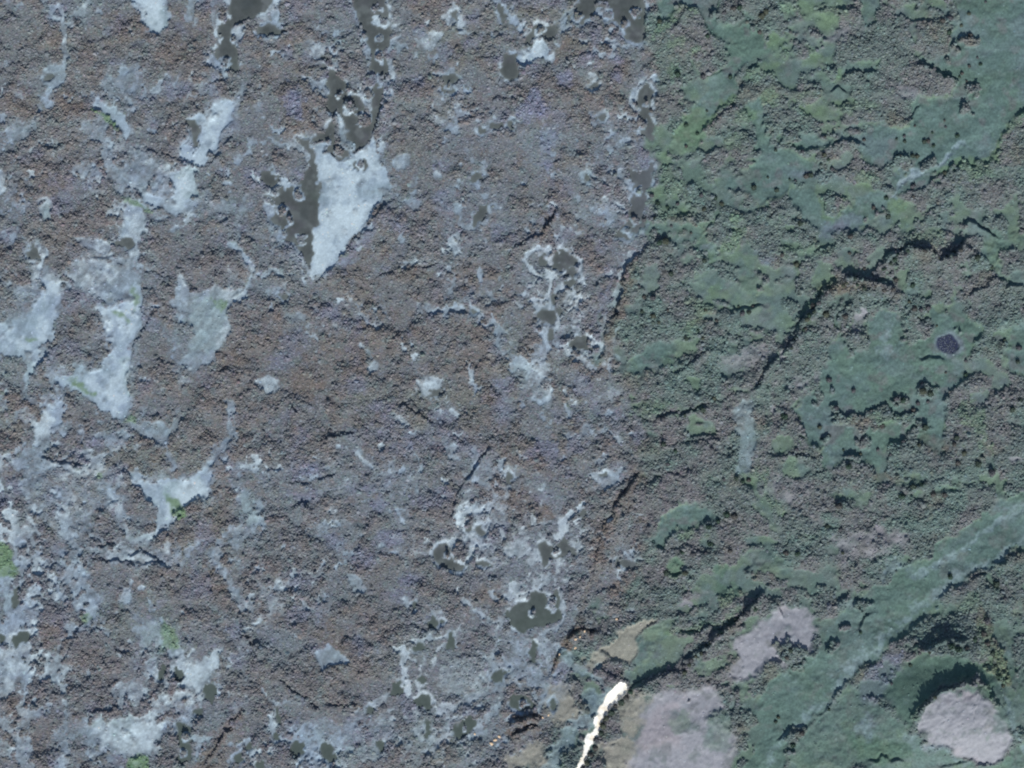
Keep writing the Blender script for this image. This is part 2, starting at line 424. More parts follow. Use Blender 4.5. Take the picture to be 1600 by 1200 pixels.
MEADOWS = [
 ('teal grass strip winding down from the top edge between scrub lobes', 'P 1 5: 1030,-30 1120,-30 1124,24 1130,40 1150,40 1174,29 1190,36 1180,50 1186,60 1202,70 1202,82 1185,86 1165,96 1155,116 1150,136 1140,161 1125,171 1110,192 1095,227 1080,237 1060,240 1050,226 1054,205 1065,190 1075,180 1085,165 1104,150 1110,140 1100,130 1105,115 1120,105 1136,95 1148,80 1150,65 1140,60 1120,55 1110,45 1100,20 1085,12 1065,10 1045,20 1028,30'),
 ('wide blue-green grassland filling the upper right corner', 'P .95 5: 1495,-30 1640,-30 1640,170 1600,178 1575,195 1560,215 1552,240 1520,248 1470,268 1430,278 1418,302 1395,302 1412,278 1400,270 1385,256 1370,262 1350,250 1345,238 1320,228 1290,225 1270,232 1240,232 1220,222 1200,210 1210,205 1250,208 1290,215 1330,208 1360,198 1390,200 1420,190 1425,160 1440,148 1470,152 1490,145 1492,130 1485,118 1455,110 1430,95 1432,85 1460,90 1480,80 1488,50 1492,20'),
 ('grassy hollow curling round a yellow-green hump, below the upper meadow', 'P 1 5: 1200,212 1215,235 1250,242 1282,252 1270,264 1250,268 1242,290 1235,310 1250,330 1262,350 1285,364 1320,366 1345,332 1368,315 1398,300 1410,290 1400,282 1375,300 1350,296 1330,310 1320,330 1305,345 1290,342 1278,330 1276,305 1266,296 1240,300 1210,312 1190,315 1140,300 1128,290 1168,265 1190,240 1184,200 1174,160 1186,158 1194,200'),
 ('teal meadow holding the round dark pond', 'P .92 5: 1305,490 1318,490 1316,515 1322,535 1330,552 1350,552 1360,530 1358,505 1364,490 1376,484 1392,486 1398,505 1408,522 1424,532 1442,530 1452,512 1455,498 1450,486 1466,480 1480,487 1500,490 1520,500 1534,506 1530,526 1515,536 1511,552 1508,572 1502,592 1484,606 1482,640 1472,680 1465,702 1440,692 1420,682 1400,690 1380,702 1375,722 1350,716 1320,722 1300,737 1285,732 1280,702 1260,692 1244,680 1250,652 1238,640 1260,620 1278,602 1286,576 1300,560 1306,545 1308,520'),
 ('small grass patch reaching the right edge, beside the pond meadow', 'P .85 5: 1570,510 1585,500 1640,498 1640,588 1600,586 1584,580 1570,560'),
 ('forked teal grass gully at the right edge under the dark scarp', 'P .7 4: 1548,350 1565,360 1640,364 1640,386 1566,392 1560,420 1576,430 1640,418 1640,452 1580,452 1560,432 1544,410 1538,395'),
 ('broad pale-green meadow sweeping from the right edge to the bottom', 'P .88 4: 1640,760 1640,850 1600,852 1570,870 1540,890 1510,905 1480,920 1450,958 1430,975 1405,990 1380,1010 1355,1040 1330,1060 1300,1085 1290,1110 1270,1125 1240,1150 1225,1180 1215,1230 1155,1230 1172,1172 1188,1142 1178,1112 1188,1082 1214,1052 1250,1032 1272,1020 1290,1000 1300,975 1318,960 1323,935 1350,925 1380,915 1398,898 1420,880 1448,868 1470,842 1490,826 1510,811 1552,790 1600,772'),
 ('teal lawn leaf-shaped between scrub ridges, right of the scarp', 'P .85 5: 1020,842 1030,820 1050,800 1060,785 1080,778 1095,785 1106,800 1116,806 1096,820 1080,830 1060,825 1046,840 1036,862 1028,852'),
 ('pale teal lawn just right of the image centre', 'P .8 5: 1000,546 1020,538 1066,540 1060,556 1045,570 1025,580 990,586 956,582 964,570 985,560'),
 ('grass hollow above the white rock bank', 'P .7 4: 995,1002 1010,985 1030,965 1060,960 1050,980 1040,1000 1048,1030 1040,1048 1020,1055 1000,1062 990,1045'),
 ('green slope between the two sand patches and the shrub crest', 'P .7 6: 1290,1110 1330,1062 1372,1100 1400,1120 1420,1130 1440,1165 1470,1172 1520,1195 1560,1192 1600,1160 1640,1150 1640,1230 1410,1230 1340,1195 1300,1230 1215,1230 1235,1160 1270,1125'),
]
GRASS = """
S .8 18 4: 985,366 1010,352 1060,360 1092,362 1106,386 1113,398
S .7 14 4: 1096,362 1114,345 1120,330
P .7 3: 1160,420 1172,424 1189,440 1186,456 1170,472 1155,460
P .8 3: 1345,-20 1370,-20 1371,30 1356,42 1345,25
P .6 4: 1262,10 1285,20 1312,28 1306,56 1285,50 1268,32
P .7 3: 1314,95 1340,88 1371,90 1371,110 1340,108 1312,122
S .6 10 4: 1430,30 1422,50 1430,68
P .6 4: 1395,430 1415,415 1420,440 1436,466 1410,456
S .7 14 4: 1540,720 1560,735 1570,770 1560,785
S .55 12 4: 1020,240 1030,255 1018,290
S .55 12 4: 1150,545 1200,520 1230,505
S .5 16 5: 1165,745 1180,760 1190,800 1210,830
E .6 4: 1245,730,20,16 1220,690,20,12 1375,680,22,12 1290,890,16,10 1300,860,12,8 1305,775,12,8 1345,780,16,10 1355,930,24,10 1200,880,30,14 1585,545,20,30 1420,745,20,8 1475,760,20,6 1500,750,14,8 1070,1000,14,10 1110,1040,30,12 1160,1075,14,20
E .7 4: 1054,886,12,9 1131,888,15,10 1128,922,16,12
E .6 8: 1062,1126,18,10 1114,1140,11,22
E .45 5: 1580,1080,24,40 1555,1120,14,26 1590,960,14,26 1120,1140,18,30 1060,1130,22,14 1320,1000,26,30
E .5 5: 1340,430,20,10 1180,500,24,10 1095,440,20,12 1080,640,18,8 1150,610,20,8
"""
GRASS += """
S .95 26 5: 1290,352 1330,346 1360,318 1392,300 1420,280 1470,262 1530,236
S .9 22 5: 1186,160 1192,200 1196,240 1175,268 1150,288
S .9 20 5: 1150,75 1140,110 1120,140 1100,170 1080,200
P .8 5: 1380,1085 1388,1050 1410,1028 1440,1016 1480,1022 1520,1032 1545,1050 1556,1075 1545,1085 1520,1060 1480,1066 1445,1078 1430,1096 1420,1130 1400,1112
E .6 6: 1565,1030,26,60 1590,1100,20,50 1330,1140,50,40
"""
SANDS = [
 ('pale mauve sand blowout at the bottom, right of the white rock bank', 'P 1 10: 1010,1092 1030,1080 1070,1075 1110,1070 1126,1090 1120,1110 1105,1122 1126,1130 1142,1150 1142,1182 1130,1230 972,1230 984,1182 994,1160 1004,1140 992,1126 1004,1106'),
 ('pinkish sand blowout above it, with a tuft of shrub at its lower edge', 'P 1 8: 1150,1000 1170,985 1190,970 1225,950 1245,950 1265,965 1276,985 1266,1010 1250,1025 1225,1036 1205,1030 1190,1045 1175,1060 1155,1066 1145,1055 1150,1030 1140,1020'),
 ('domed ridged sand face under the dark arched scarp, lower right', 'P .95 6: 1428,1112 1438,1098 1458,1080 1490,1070 1512,1068 1530,1085 1550,1110 1570,1140 1582,1156 1570,1182 1540,1192 1520,1190 1500,1176 1470,1166 1445,1160 1434,1140'),
]
SAND = """
E .7 3: 1072,946,9,6 1346,495,10,7 1339,514,5,4 1434,518,9,7 1437,526,6,4 1582,714,9,6 1212,645,7,6 1225,560,8,10 1165,1010,8,6
E .4 5: 1345,500,16,12 1430,515,22,14 1520,640,8,14 1280,590,16,10 1250,600,14,8 1090,932,14,8 1240,770,16,8 1270,820,14,8
E .35 8: 1060,800,20,18 1350,850,50,24 1220,765,30,20 1160,560,40,16 1320,50,20,16 1410,150,26,10
"""
TAN = """
P .8 4: 935,1012 955,1000 985,970 1000,960 1016,964 1026,958 1011,985 996,1000 994,1020 981,1033 955,1028 940,1022
E .75 8: 876,1100,24,28 985,1100,18,16 930,1030,14,12 815,1188,36,18 965,1180,26,26 985,1130,16,20
"""
POOLS = [   # outlines of the dark pools
 'P: 357,-20 402,-20 420,-20 416,24 400,23 385,30 366,41 361,56 371,80 369,108 356,111 341,96 336,70 333,46 345,36 356,30',
 'P: 402,41 430,40 446,52 436,58 405,55',
 'P: 548,-20 605,-20 608,45 607,70 600,82 608,90 608,120 600,150 592,185 583,195 580,210 572,220 562,228 554,235 548,226 545,205 535,186 526,170 519,180 509,170 507,150 512,112 522,112 535,122 545,140 543,150 550,152 560,148 566,156 572,170 577,182 580,168 581,142 591,126 589,110 580,104 577,85 574,70 567,50 559,25',
 'P: 486,215 505,205 517,186 522,200 523,226 540,230 543,241 530,249 515,241 500,224',
 'P: 405,270 434,263 438,278 430,292 412,290',
 'P: 415,305 428,298 438,296 452,290 470,290 484,268 481,240 470,224 460,216 480,215 488,235 495,268 500,300 497,330 493,370 490,400 485,418 478,410 470,395 460,385 445,380 440,356 430,350 421,345 430,331 426,315',
 'P: 690,115 712,112 714,125 705,130 710,140 700,150 692,145 696,128',
 'P: 828,42 868,40 869,55 855,62 845,55 835,65 828,75 818,72 826,52',
 'P: 782,85 811,84 811,95 806,122 798,126 790,114 784,100',
 'P: 910,-20 1000,-20 1010,25 1012,50 1005,66 990,66 975,55 970,40 950,32 935,24 920,40 900,41 889,30 904,20',
 'P: 1000,145 1008,132 1015,135 1026,150 1021,165 1015,180 1021,195 1018,216 1000,216 1003,195 1000,170 993,160',
 'P: 978,265 990,272 1010,268 1016,250 1022,250 1020,280 1010,320 1008,350 1000,365 980,376 960,370 975,360 985,345 990,320 988,295 985,280',
 'P: 739,342 750,326 762,320 760,335 750,350 740,353',
 'P: 672,865 685,848 702,848 708,862 715,875 726,880 715,888 695,886 678,876',
 'P: 840,852 850,845 868,852 878,832 886,845 901,866 880,866 862,870 851,886 842,880',
 'P: 800,950 825,940 838,923 850,930 855,946 868,922 875,945 872,965 850,978 825,980 812,986 797,972',
 'P: 797,1082 825,1085 832,1100 820,1108 798,1106',
 'P: 707,1146 718,1125 730,1118 745,1125 748,1135 735,1150 715,1156',
 'P: 280,1130 290,1125 301,1135 298,1160 295,1186 285,1196 274,1186 280,1160',
 'P: 289,192 310,190 309,212 304,234 295,231 298,214',
] + ['E: ' + t for t in """298,120,1,1 73,121,7,6 710,24,6,9 782,20,6,9 744,276,9,9 755,203,6,6 776,196,10,6 797,196,6,7 937,184,6,7 918,281,7,6 925,136,6,4
445,464,8,8 880,405,17,15 888,428,10,7 848,408,7,6 865,468,5,6 855,496,14,12 873,485,6,5 891,446,8,8 861,525,7,10 908,536,12,12 797,748,7,9
680,617,8,5 978,881,14,7 835,1018,6,14 678,975,9,8 702,1000,8,13 652,1013,10,5 618,1073,9,11 660,1058,7,9 666,1096,14,13 581,1109,6,5 778,1056,9,9 795,957,6,7 
255,1050,8,12 282,1055,8,9 325,1085,13,12 311,1112,8,7 27,936,6,14 30,1000,14,11 5,998,8,7 510,1176,14,11 465,1166,8,12 436,1120,5,12 432,1151,6,6 592,1166,8,7 668,1140,5,11 405,1196,8,6
505,90,6,5 558,258,13,8 197,380,14,6 50,394,9,12 742,486,5,4 647,946,5,5 735,828,5,6 753,833,6,7 370,1185,8,7 390,1170,5,5 912,805,5,6 945,742,6,4 505,108,5,5 760,880,10,5 866,1100,6,5""".split() if not t.startswith('298,120')]
RUST = """
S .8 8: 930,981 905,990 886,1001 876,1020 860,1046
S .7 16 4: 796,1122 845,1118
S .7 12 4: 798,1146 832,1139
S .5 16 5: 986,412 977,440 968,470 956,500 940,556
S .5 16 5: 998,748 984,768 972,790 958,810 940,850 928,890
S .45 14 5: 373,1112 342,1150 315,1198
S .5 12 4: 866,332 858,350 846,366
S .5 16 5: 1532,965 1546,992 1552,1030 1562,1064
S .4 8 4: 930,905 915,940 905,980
E .5 5: 968,920,20,10 850,800,16,10 1385,740,26,6 1460,690,18,12 1340,665,26,7 1330,450,40,8
E .35 10: 200,40,30,20 60,60,40,20 270,90,24,14 100,160,20,20 150,260,18,14 90,370,24,14 260,480,18,24 360,560,24,14 660,330,30,14 580,400,26,12 640,430,40,12 880,80,20,14 960,110,30,14 520,1000,24,30 30,1120,16,30 80,990,24,24 330,900,40,14 440,960,20,12 760,930,26,12 820,780,26,12 740,430,30,20 900,140,24,14 40,160,24,18 470,600,30,16
"""
ROCKWHITE = 'P 1 1.2: 955,1068 965,1060 978,1068 984,1076 975,1088 965,1095 955,1103 950,1115 938,1125 938,1138 930,1150 928,1165 918,1175 915,1185 903,1210 891,1210 904,1182 912,1165 918,1145 927,1135 925,1120 933,1105 942,1095 945,1080'
# where the shrubs stand as lobes and islands inside open ground
LOBES = """
E 1 2: 1145,15,12,9 1190,45,14,10 1120,22,5,4 1205,22,10,8 1455,255,12,8 1330,230,22,10 1285,275,10,6 1405,255,15,10 1520,139,13,11 1513,171,8,9 1496,78,9,6 1516,65,8,7 1480,95,6,4 1295,322,11,18 1323,502,13,18 1338,536,14,14 1428,512,24,18 1500,520,3,3 1230,212,14,12 1405,624,12,8 1447,613,13,9 1306,637,7,7 1340,662,34,11 1380,650,24,10 1418,655,16,10 1444,668,8,8 1427,685,12,10 1345,688,10,7 1225,660,18,16 1245,668,8,10 1285,688,6,4 1330,712,10,4 1415,705,16,6 1235,612,8,8 1275,620,6,10 1300,610,4,4 1232,1020,15,12 1222,1010,7,6 1302,1010,8,8 1320,985,7,5 1350,945,16,8 1240,1155,10,14 1250,1142,10,7 1245,1040,10,6 1080,1095,3,3
E 1 1.5: 566,190,6,9 597,35,4,4 590,120,4,4 455,257,22,22 420,318,4,4 735,822,4,5 726,860,10,8 553,136,3,4 635,303,7,5 655,408,6,4 940,8,6,5 995,20,5,4 930,45,6,4
S 1 12 3: 1420,1000 1450,1006 1480,996 1520,990
S 1 14 4: 1530,962 1546,992 1552,1030 1562,1066
S 1 8 2: 1425,1112 1434,1092 1450,1076 1480,1064 1502,1056 1522,1055 1534,1068
"""
# shadow-casting steps: height (m), run-out (units), reference to the high side, polyline
LOBES += """
S 1 16 4: 1228,556 1246,530 1262,503 1276,480 1292,462 1314,448
S 1 20 4: 1316,446 1334,440 1350,450 1374,453 1396,456
S 1 18 4: 1378,428 1400,404 1424,395 1452,400 1470,410
S 1 20 4: 1472,414 1494,400 1510,382
S .9 12 4: 1090,1024 1114,1005 1150,974 1190,934
"""
SCARPS = [
 (3.2, 50, (.8, .6), '984,408 976,440 968,466 960,490 950,502'),
 (1.4, 40, (.8, .6), '950,502 940,550 930,566'),
 (4.0, 60, (.8, .6), '996,744 983,766 971,786 958,803 944,822'),
 (1.5, 40, (.8, .6), '944,822 931,870 925,905'),
 (3.2, 40, (.6, .8), '872,326 861,345 846,364'),
 (1.3, 30, (.6, .8), '846,364 825,372 800,386'),
 (2.6, 40, (.7, .7), '765,700 755,716 741,735 728,746'),
 (1.4, 40, (.7, .7), '728,746 719,770 712,790'), (2.4, 30, (.7, .7), '716,786 705,812'),
 (3.8, 60, (.6, .8), '1222,558 1240,530 1258,500 1270,476 1286,456 1310,441'),
 (5.2, 60, (.2, 1), '1310,438 1330,430 1346,440 1370,443 1394,444'),
 (4.6, 50, (.3, 1), '1372,420 1395,396 1420,386 1450,392 1470,402'),
 (6.0, 60, (.5, 1), '1462,406 1490,392 1508,372'),
 (3.0, 40, (.3, 1), '1505,360 1520,350 1540,355 1560,370'),
 (1.2, 50, (.5, 1), '1010,660 1060,648 1110,634 1150,618 1176,602'), (3.0, 40, (.6, 1), '1170,610 1200,575 1222,558'),
 (4.0, 60, (.6, .9), '982,1082 1005,1070 1025,1056 1046,1049 1066,1043'),
 (4.2, 60, (.7, .7), '1062,1044 1085,1021 1110,1001 1130,985 1146,970 1166,950 1186,930 1204,912'),
 (2.0, 30, (0, 1), '1058,980 1090,985 1126,980'),
 (5.5, 50, (.0, 1), '1424,1114 1434,1094 1450,1078 1480,1067 1501,1058 1521,1055 1533,1064'),
 (3.5, 40, (-.4, 1), '1530,1062 1538,1078 1556,1102'),
 (3.0, 40, (.2, 1), '1418,1010 1450,1008 1482,1000 1515,992'),
 (2.0, 30, (0, 1), '65,711 95,725 136,728'), (1.2, 20, (0, 1), '226,425 250,433 264,436'), (1.0, 20, (0, 1), '135,404 172,400'),
 (2.0, 20, (-.3, 1), '150,851 165,855 180,858'), (1.8, 24, (-.4, 1), '194,864 225,860 241,871 272,886'), (1.4, 24, (0, 1), '128,862 150,872 190,876 216,879 256,879'),
 (1.4, 30, (.8, .6), '362,208 348,232 328,258'), (1.2, 20, (0, 1), '205,232 245,240 275,252 305,262'), (1.4, 30, (.7, .7), '244,482 228,502 205,560'),
 (1.4, 30, (.7, .7), '100,520 88,545 62,562 48,582'), (1.5, 30, (.6, .8), '618,310 590,335 566,360 540,392'),
 (1.8, 30, (.6, .8), '134,968 120,992 104,1030'), (1.2, 20, (-.4, 1), '60,228 90,228 110,220'),
 (2.4, 20, (.5, .8), '376,966 385,990 396,1006 402,1032'), (1.8, 24, (-.6, 1), '436,1062 460,1080 502,1112'), (1.6, 24, (0, 1), '500,1100 520,1105 560,1098'),
 (2.2, 30, (.6, .8), '375,1112 345,1148 318,1194'), (1.5, 20, (0, 1), '182,1018 206,1020'), (1.4, 20, (.3, 1), '195,1100 170,1112 145,1118'),
 (4.5, 40, (0, 1), '794,1130 815,1122 842,1118'), (3.0, 30, (.1, 1), '796,1152 815,1142 838,1138'), (3.0, 30, (.5, .8), '932,980 905,991 886,1002'), (2.0, 30, (.7, .7), '886,1002 874,1022 858,1048'),
 (1.8, 30, (.2, 1), '455,645 470,646'), (2.2, 20, (.2, 1), '498,690 515,682 540,676 556,676'), (1.6, 20, (0, 1), '450,755 465,750 482,756'), (1.4, 20, (0, 1), '420,735 432,732 442,738'), (1.4, 20, (.1, 1), '495,748 530,738'),
 (1.6, 20, (0, 1), '455,795 470,788 482,800'), (1.6, 20, (0, 1), '620,632 645,640 680,668'), (1.2, 20, (0, 1), '560,512 600,513'), (1.3, 20, (0, 1), '635,422 660,420 690,416'), (1.2, 20, (0, 1), '590,430 610,425 630,432'), (1.3, 20, (0, 1), '690,490 710,488 730,494'),
 (1.4, 20, (0, 1), '770,158 790,158'), (1.2, 18, (0, 1), '690,42 730,42'), (1.4, 20, (0, 1), '400,40 415,38'), (1.2, 20, (0, 1), '415,58 445,56'), (1.2, 20, (0, 1), '725,190 760,184'), (1.4, 30, (.7, .7), '614,118 600,165 582,205'),
 (2.0, 24, (.2, 1), '1425,104 1450,108 1472,114 1492,122'), (1.8, 20, (0, 1), '1308,28 1318,18 1338,16 1350,26'), (1.4, 20, (.1, 1), '1262,55 1275,50 1298,60'), (1.6, 20, (.1, 1), '1320,125 1335,110 1350,116 1372,110'), (1.6, 20, (0, 1), '1290,112 1303,103 1312,116'),
 (1.6, 20, (0, 1), '1200,18 1215,17'), (1.8, 20, (.1, 1), '1253,150 1268,140 1285,140'), (1.8, 20, (-.2, 1), '1297,136 1312,137 1325,146'), (1.6, 18, (0, 1), '1216,212 1225,200 1240,203'), (1.6, 18, (-.3, 1), '1325,218 1340,220 1356,230'),
 (1.6, 20, (.1, 1), '1404,760 1425,757 1440,752 1450,758'), (1.4, 20, (0, 1), '1400,775 1420,770'), (1.4, 20, (0, 1), '1300,790 1312,785 1328,796'), (1.2, 20, (-.2, 1), '1290,805 1310,806 1325,815'), (1.2, 18, (0, 1), '1510,756 1530,764 1548,765'),
 (1.4, 20, (0, 1), '1440,560 1478,560'), (1.4, 24, (.2, 1), '1535,455 1553,432 1575,440'), (1.4, 24, (0, 1), '1575,450 1600,452'), (1.6, 24, (.3, 1), '1510,465 1530,456 1548,450'),
 (1.6, 20, (0, 1), '1340,985 1350,960 1330,930'), (1.8, 20, (.3, 1), '1225,965 1210,940'), (1.6, 20, (.2, 1), '1020,658 1036,650 1070,648 1100,636'), (1.8, 20, (.1, 1), '1140,492 1160,486 1200,478'), (1.8, 14, (0, 1), '1022,383 1030,374 1048,374'), (1.5, 20, (.5, 1), '1050,590 1085,562 1120,540'),
 (1.4, 20, (0, 1), '1200,712 1240,708 1285,715'), (1.4, 20, (.6, .8), '1255,755 1275,742 1290,736'), (1.6, 20, (.2, 1), '1440,165 1420,188 1400,190'), (1.3, 20, (0, 1), '1195,345 1215,325 1232,326'), (1.4, 20, (.2, 1), '1135,105 1115,112 1098,118'), (1.5, 20, (.4, 1), '1190,90 1170,110 1160,128 1150,150'), (1.4, 20, (.3, 1), '1150,165 1130,180 1115,190'), (1.4, 20, (.3, 1), '1050,42 1060,25 1078,16'), (1.4, 20, (.3, 1), '1560,880 1580,870 1600,862'), (1.6, 20, (.2, 1), '1350,1192 1380,1180 1410,1192'), (1.5, 20, (.1, 1), '1465,1200 1490,1192 1512,1184'), (1.2, 16, (.4, 1), '1210,1160 1230,1145 1255,1138'), (1.6, 18, (.5, 1), '1545,895 1530,905 1510,910'),
 (1.2, 20, (.1, 1), '1045,862 1070,858 1110,862'), (1.3, 18, (.1, 1), '1036,892 1070,892 1085,890'), (1.2, 20, (.3, 1), '1000,755 1040,742 1065,745'), (1.2, 20, (.2, 1), '1030,700 1060,690 1120,688'),
]
# ------------------------------------------------------------------ colours of the ground and of the scrub
def lin(c):
    c = np.array(c, np.float32) / 255.0
    return np.where(c <= 0.04045, c / 12.92, ((c + 0.055) / 1.055) ** 2.4).astype(np.float32)
def mix(A, c, w): return A + (c - A) * w[..., None]

east = paint('east', EAST.replace('P 1 10', 'P 1 55'), 1.4)
east[:] = sst(0.32, 0.68, east + 2.0 * east * (1 - east) * fbm(UU, VV, 46, 14))
lich = paint('lichen', LICHEN)
AREA = []                                  # (object name, label, mask) - pieces of ground that are told apart
for lab, t in CLEARINGS:
    before = lich.copy(); W['tmp'] = Z(); m = paint('tmp', t, 1.15, 5.0); fr = fbm(UU, VV, 15, 15, 3)
    m[:] = m * (0.6 + 0.4 * sst(-0.8, -0.25, fr)) * ((0.4 + 0.6 * sst(-0.15, 0.2, fr)) if 'touching' in lab else 1) * sst(0.0, 0.55, m + 0.35 * fr * (m < 0.6))
    lich[:] = np.maximum(before, m); AREA.append(('lichen_clearing', lab, (m > 0.5 * float(t.split()[1].rstrip(':')))))
violet = paint('violet', VIOLET); teal = paint('teal', TEAL); green = paint('green', GREEN); yellow = paint('yellow', YELLOW); yellow[:] = np.clip(yellow * 1.1, 0, 1)
grass = paint('grass', GRASS)
MEAD = []
for lab, t in MEADOWS:
    W['tmp'] = Z(); m = paint('tmp', t, 1.0, 3.0); m[:] = np.clip(m + 0.9 * m * (1 - m) * fbm(UU, VV, 12, 17, 3), 0, 1); grass[:] = np.maximum(grass, m); MEAD.append(('meadow', lab, m > 0.45))
sand = paint('sand', SAND)
SND = []
for lab, t in SANDS:
    W['tmp'] = Z(); m = paint('tmp', t); sand[:] = np.maximum(sand, m); SND.append(('sand_patch', lab, m > 0.5))
sand[:] = np.clip(sand * (1 + 1.2 * (1 - sand) * fbm(UU, VV, 14, 16, 3)), 0, 1)
tan = paint('tan', TAN); rust = paint('rust', RUST); lobes = paint('lobes', LOBES)
rock = paint('rock', ROCKWHITE, 0.5)
ring = Z()
for t in ISLETS.split():
    x, y, r0 = (float(k) for k in t.split(','))
    sl, m = prim('E', [(x, y, r0, r0 * 1.15)], 0, 1.2, 0.5); lobes[sl] = np.maximum(lobes[sl], m)
    sl, m = prim('E', [(x - 1, y + 1.5, r0 + 3.2, r0 * 1.15 + 3.2)], 0, 1.5, 0.6); ring[sl] = np.maximum(ring[sl], m)
lich[:] = np.maximum(lich, 0.72 * ring)
pool = Z(); PMASK = []
for t in POOLS:
    kind = t[0]; toks = t[2:].split(); pts = [tuple(float(v) for v in k.split(',')) for k in toks]
    if kind == 'E': cu, cv, rx, ry = pts[0]
    else: cu = sum(p[0] for p in pts) / len(pts); cv = sum(max(p[1], 0) for p in pts) / len(pts); rx = (max(p[0] for p in pts) - min(p[0] for p in pts)) / 2; ry = (max(p[1] for p in pts) - min(max(p[1], 0) for p in pts)) / 2
    sl, m = prim(kind, pts, 0, 2.6, 0.75 if kind == 'P' else 0.55)
    m = m * (1 - lobes[sl]) * (1 - ring[sl])
    pool[sl] = np.maximum(pool[sl], m); PMASK.append((cu, cv, rx, ry, sl, m))
slr, rp = prim('P', [(1480 + 15.5 * math.cos(k * .42), 538 + 15.5 * math.sin(k * .42)) for k in range(15)], 0, 1.2, 0.3)      # the round pond
slr2, rim = prim('P', [(1482 + 20 * math.cos(k * .42), 537 + 19 * math.sin(k * .42)) for k in range(15)], 0, 4, 0.5)
rp_full = Z(); rp_full[slr] = rp; rim_full = Z(); rim_full[slr2] = rim
# white rims round the pools and loose flecks of lichen over the western heath
def dil(A, k):
    B = A.copy()
    for _ in range(k):
        C = B.copy(); C[1:] = np.maximum(C[1:], B[:-1]); C[:-1] = np.maximum(C[:-1], B[1:]); C[:, 1:] = np.maximum(C[:, 1:], B[:, :-1]); C[:, :-1] = np.maximum(C[:, :-1], B[:, 1:]); B = C
    return B
N1 = fbm(UU, VV, 30, 31); N2 = fbm(UU, VV, 9, 32, 3); N3 = fbm(UU, VV, 110, 33); N4 = fbm(UU, VV, 60, 34); N5 = fbm(UU, VV, 16, 35, 3)
NF = vn(UU, VV, 3.2, 36)
rimw = dil(pool, 3) * sst(-0.35, 0.35, N1 + 0.7 * N2) * (1 - 0.7 * east)
lich[:] = np.maximum(lich, 0.62 * rimw)
veins = Z()
for cx, cy, rx, ry, k in [(865, 460, 60, 90, 1), (690, 1050, 110, 110, 1), (840, 900, 70, 130, .8), (745, 820, 50, 100, .9), (470, 1165, 90, 50, 1), (60, 950, 90, 190, .9), (100, 800, 120, 120, .8), (260, 1060, 120, 110, .8), (560, 160, 60, 80, .5), (750, 180, 70, 60, .5), (450, 300, 50, 80, .5), (950, 300, 60, 80, .6), (720, 340, 60, 70, .4), (300, 480, 110, 120, .5), (180, 300, 130, 120, .5), (620, 740, 130, 100, .35), (480, 900, 160, 120, .25)]:
    veins = np.maximum(veins, k * np.exp(-((UU - cx) / rx) ** 2 - ((VV - cy) / ry) ** 2))
def blur(A, k, n=2):
    for _ in range(n):
        for ax in (0, 1):
            c = np.cumsum(np.pad(A, [(k + 1, k) if i == ax else (0, 0) for i in (0, 1)], mode='edge'), axis=ax, dtype=np.float64)
            A = ((c[2 * k + 1:] - c[:-2 * k - 1]) if ax == 0 else (c[:, 2 * k + 1:] - c[:, :-2 * k - 1])) / (2 * k + 1)
    return A.astype(np.float32)
halo = np.maximum(blur(lich, 5), 0.8 * blur(lich, 11)) * (1 - east)
ridge = 1 - np.abs(fbm(UU, VV, 26, 41, 3)) * 2.4
fle = np.clip(sst(0.4, 0.85, ridge) * veins * 1.0 * sst(-0.35, 0.3, N1), 0, 1) + np.maximum(sst(0.5, 0.75, fbm(UU, VV, 17, 42, 3)) * 0.62, sst(0.8, 1.0, 1 - np.abs(fbm(UU, VV, 34, 44, 3)) * 2.2) * sst(0.2, 0.5, fbm(UU, VV, 70, 46)) * 0.6)
hazeL = Z()
for cx, cy, rx, ry, k in [(120, 440, 130, 60, .5), (60, 740, 90, 110, .5), (330, 500, 60, 90, .4), (30, 600, 40, 60, .5), (230, 1020, 60, 60, .5), (200, 280, 90, 60, .5), (300, 300, 50, 30, .4), (350, 840, 50, 80, .4), (130, 860, 120, 50, .45), (60, 1100, 60, 90, .45), (170, 1130, 80, 60, .5), (690, 1070, 90, 90, .42), (840, 1030, 60, 90, .4), (470, 1170, 110, 40, .4), (870, 490, 60, 100, .35), (760, 830, 60, 100, .3), (890, 850, 60, 60, .35), (560, 170, 50, 70, .3), (180, 140, 60, 50, .4), (940, 330, 50, 60, .35), (930, 540, 40, 60, .4), (620, 270, 40, 50, .45), (440, 340, 40, 70, .3), (330, 130, 50, 30, .35), (560, 760, 130, 60, .22), (620, 860, 90, 60, .25), (430, 930, 60, 60, .3), (990, 250, 30, 120, .3), (850, 190, 50, 80, .25), (330, 1100, 50, 80, .4), (100, 950, 80, 100, .35), (340, 640, 60, 50, .3)]:
    hazeL = np.maximum(hazeL, k * np.exp(-(((UU - cx) / rx) ** 2 + ((VV - cy) / ry) ** 2) ** 1.3))
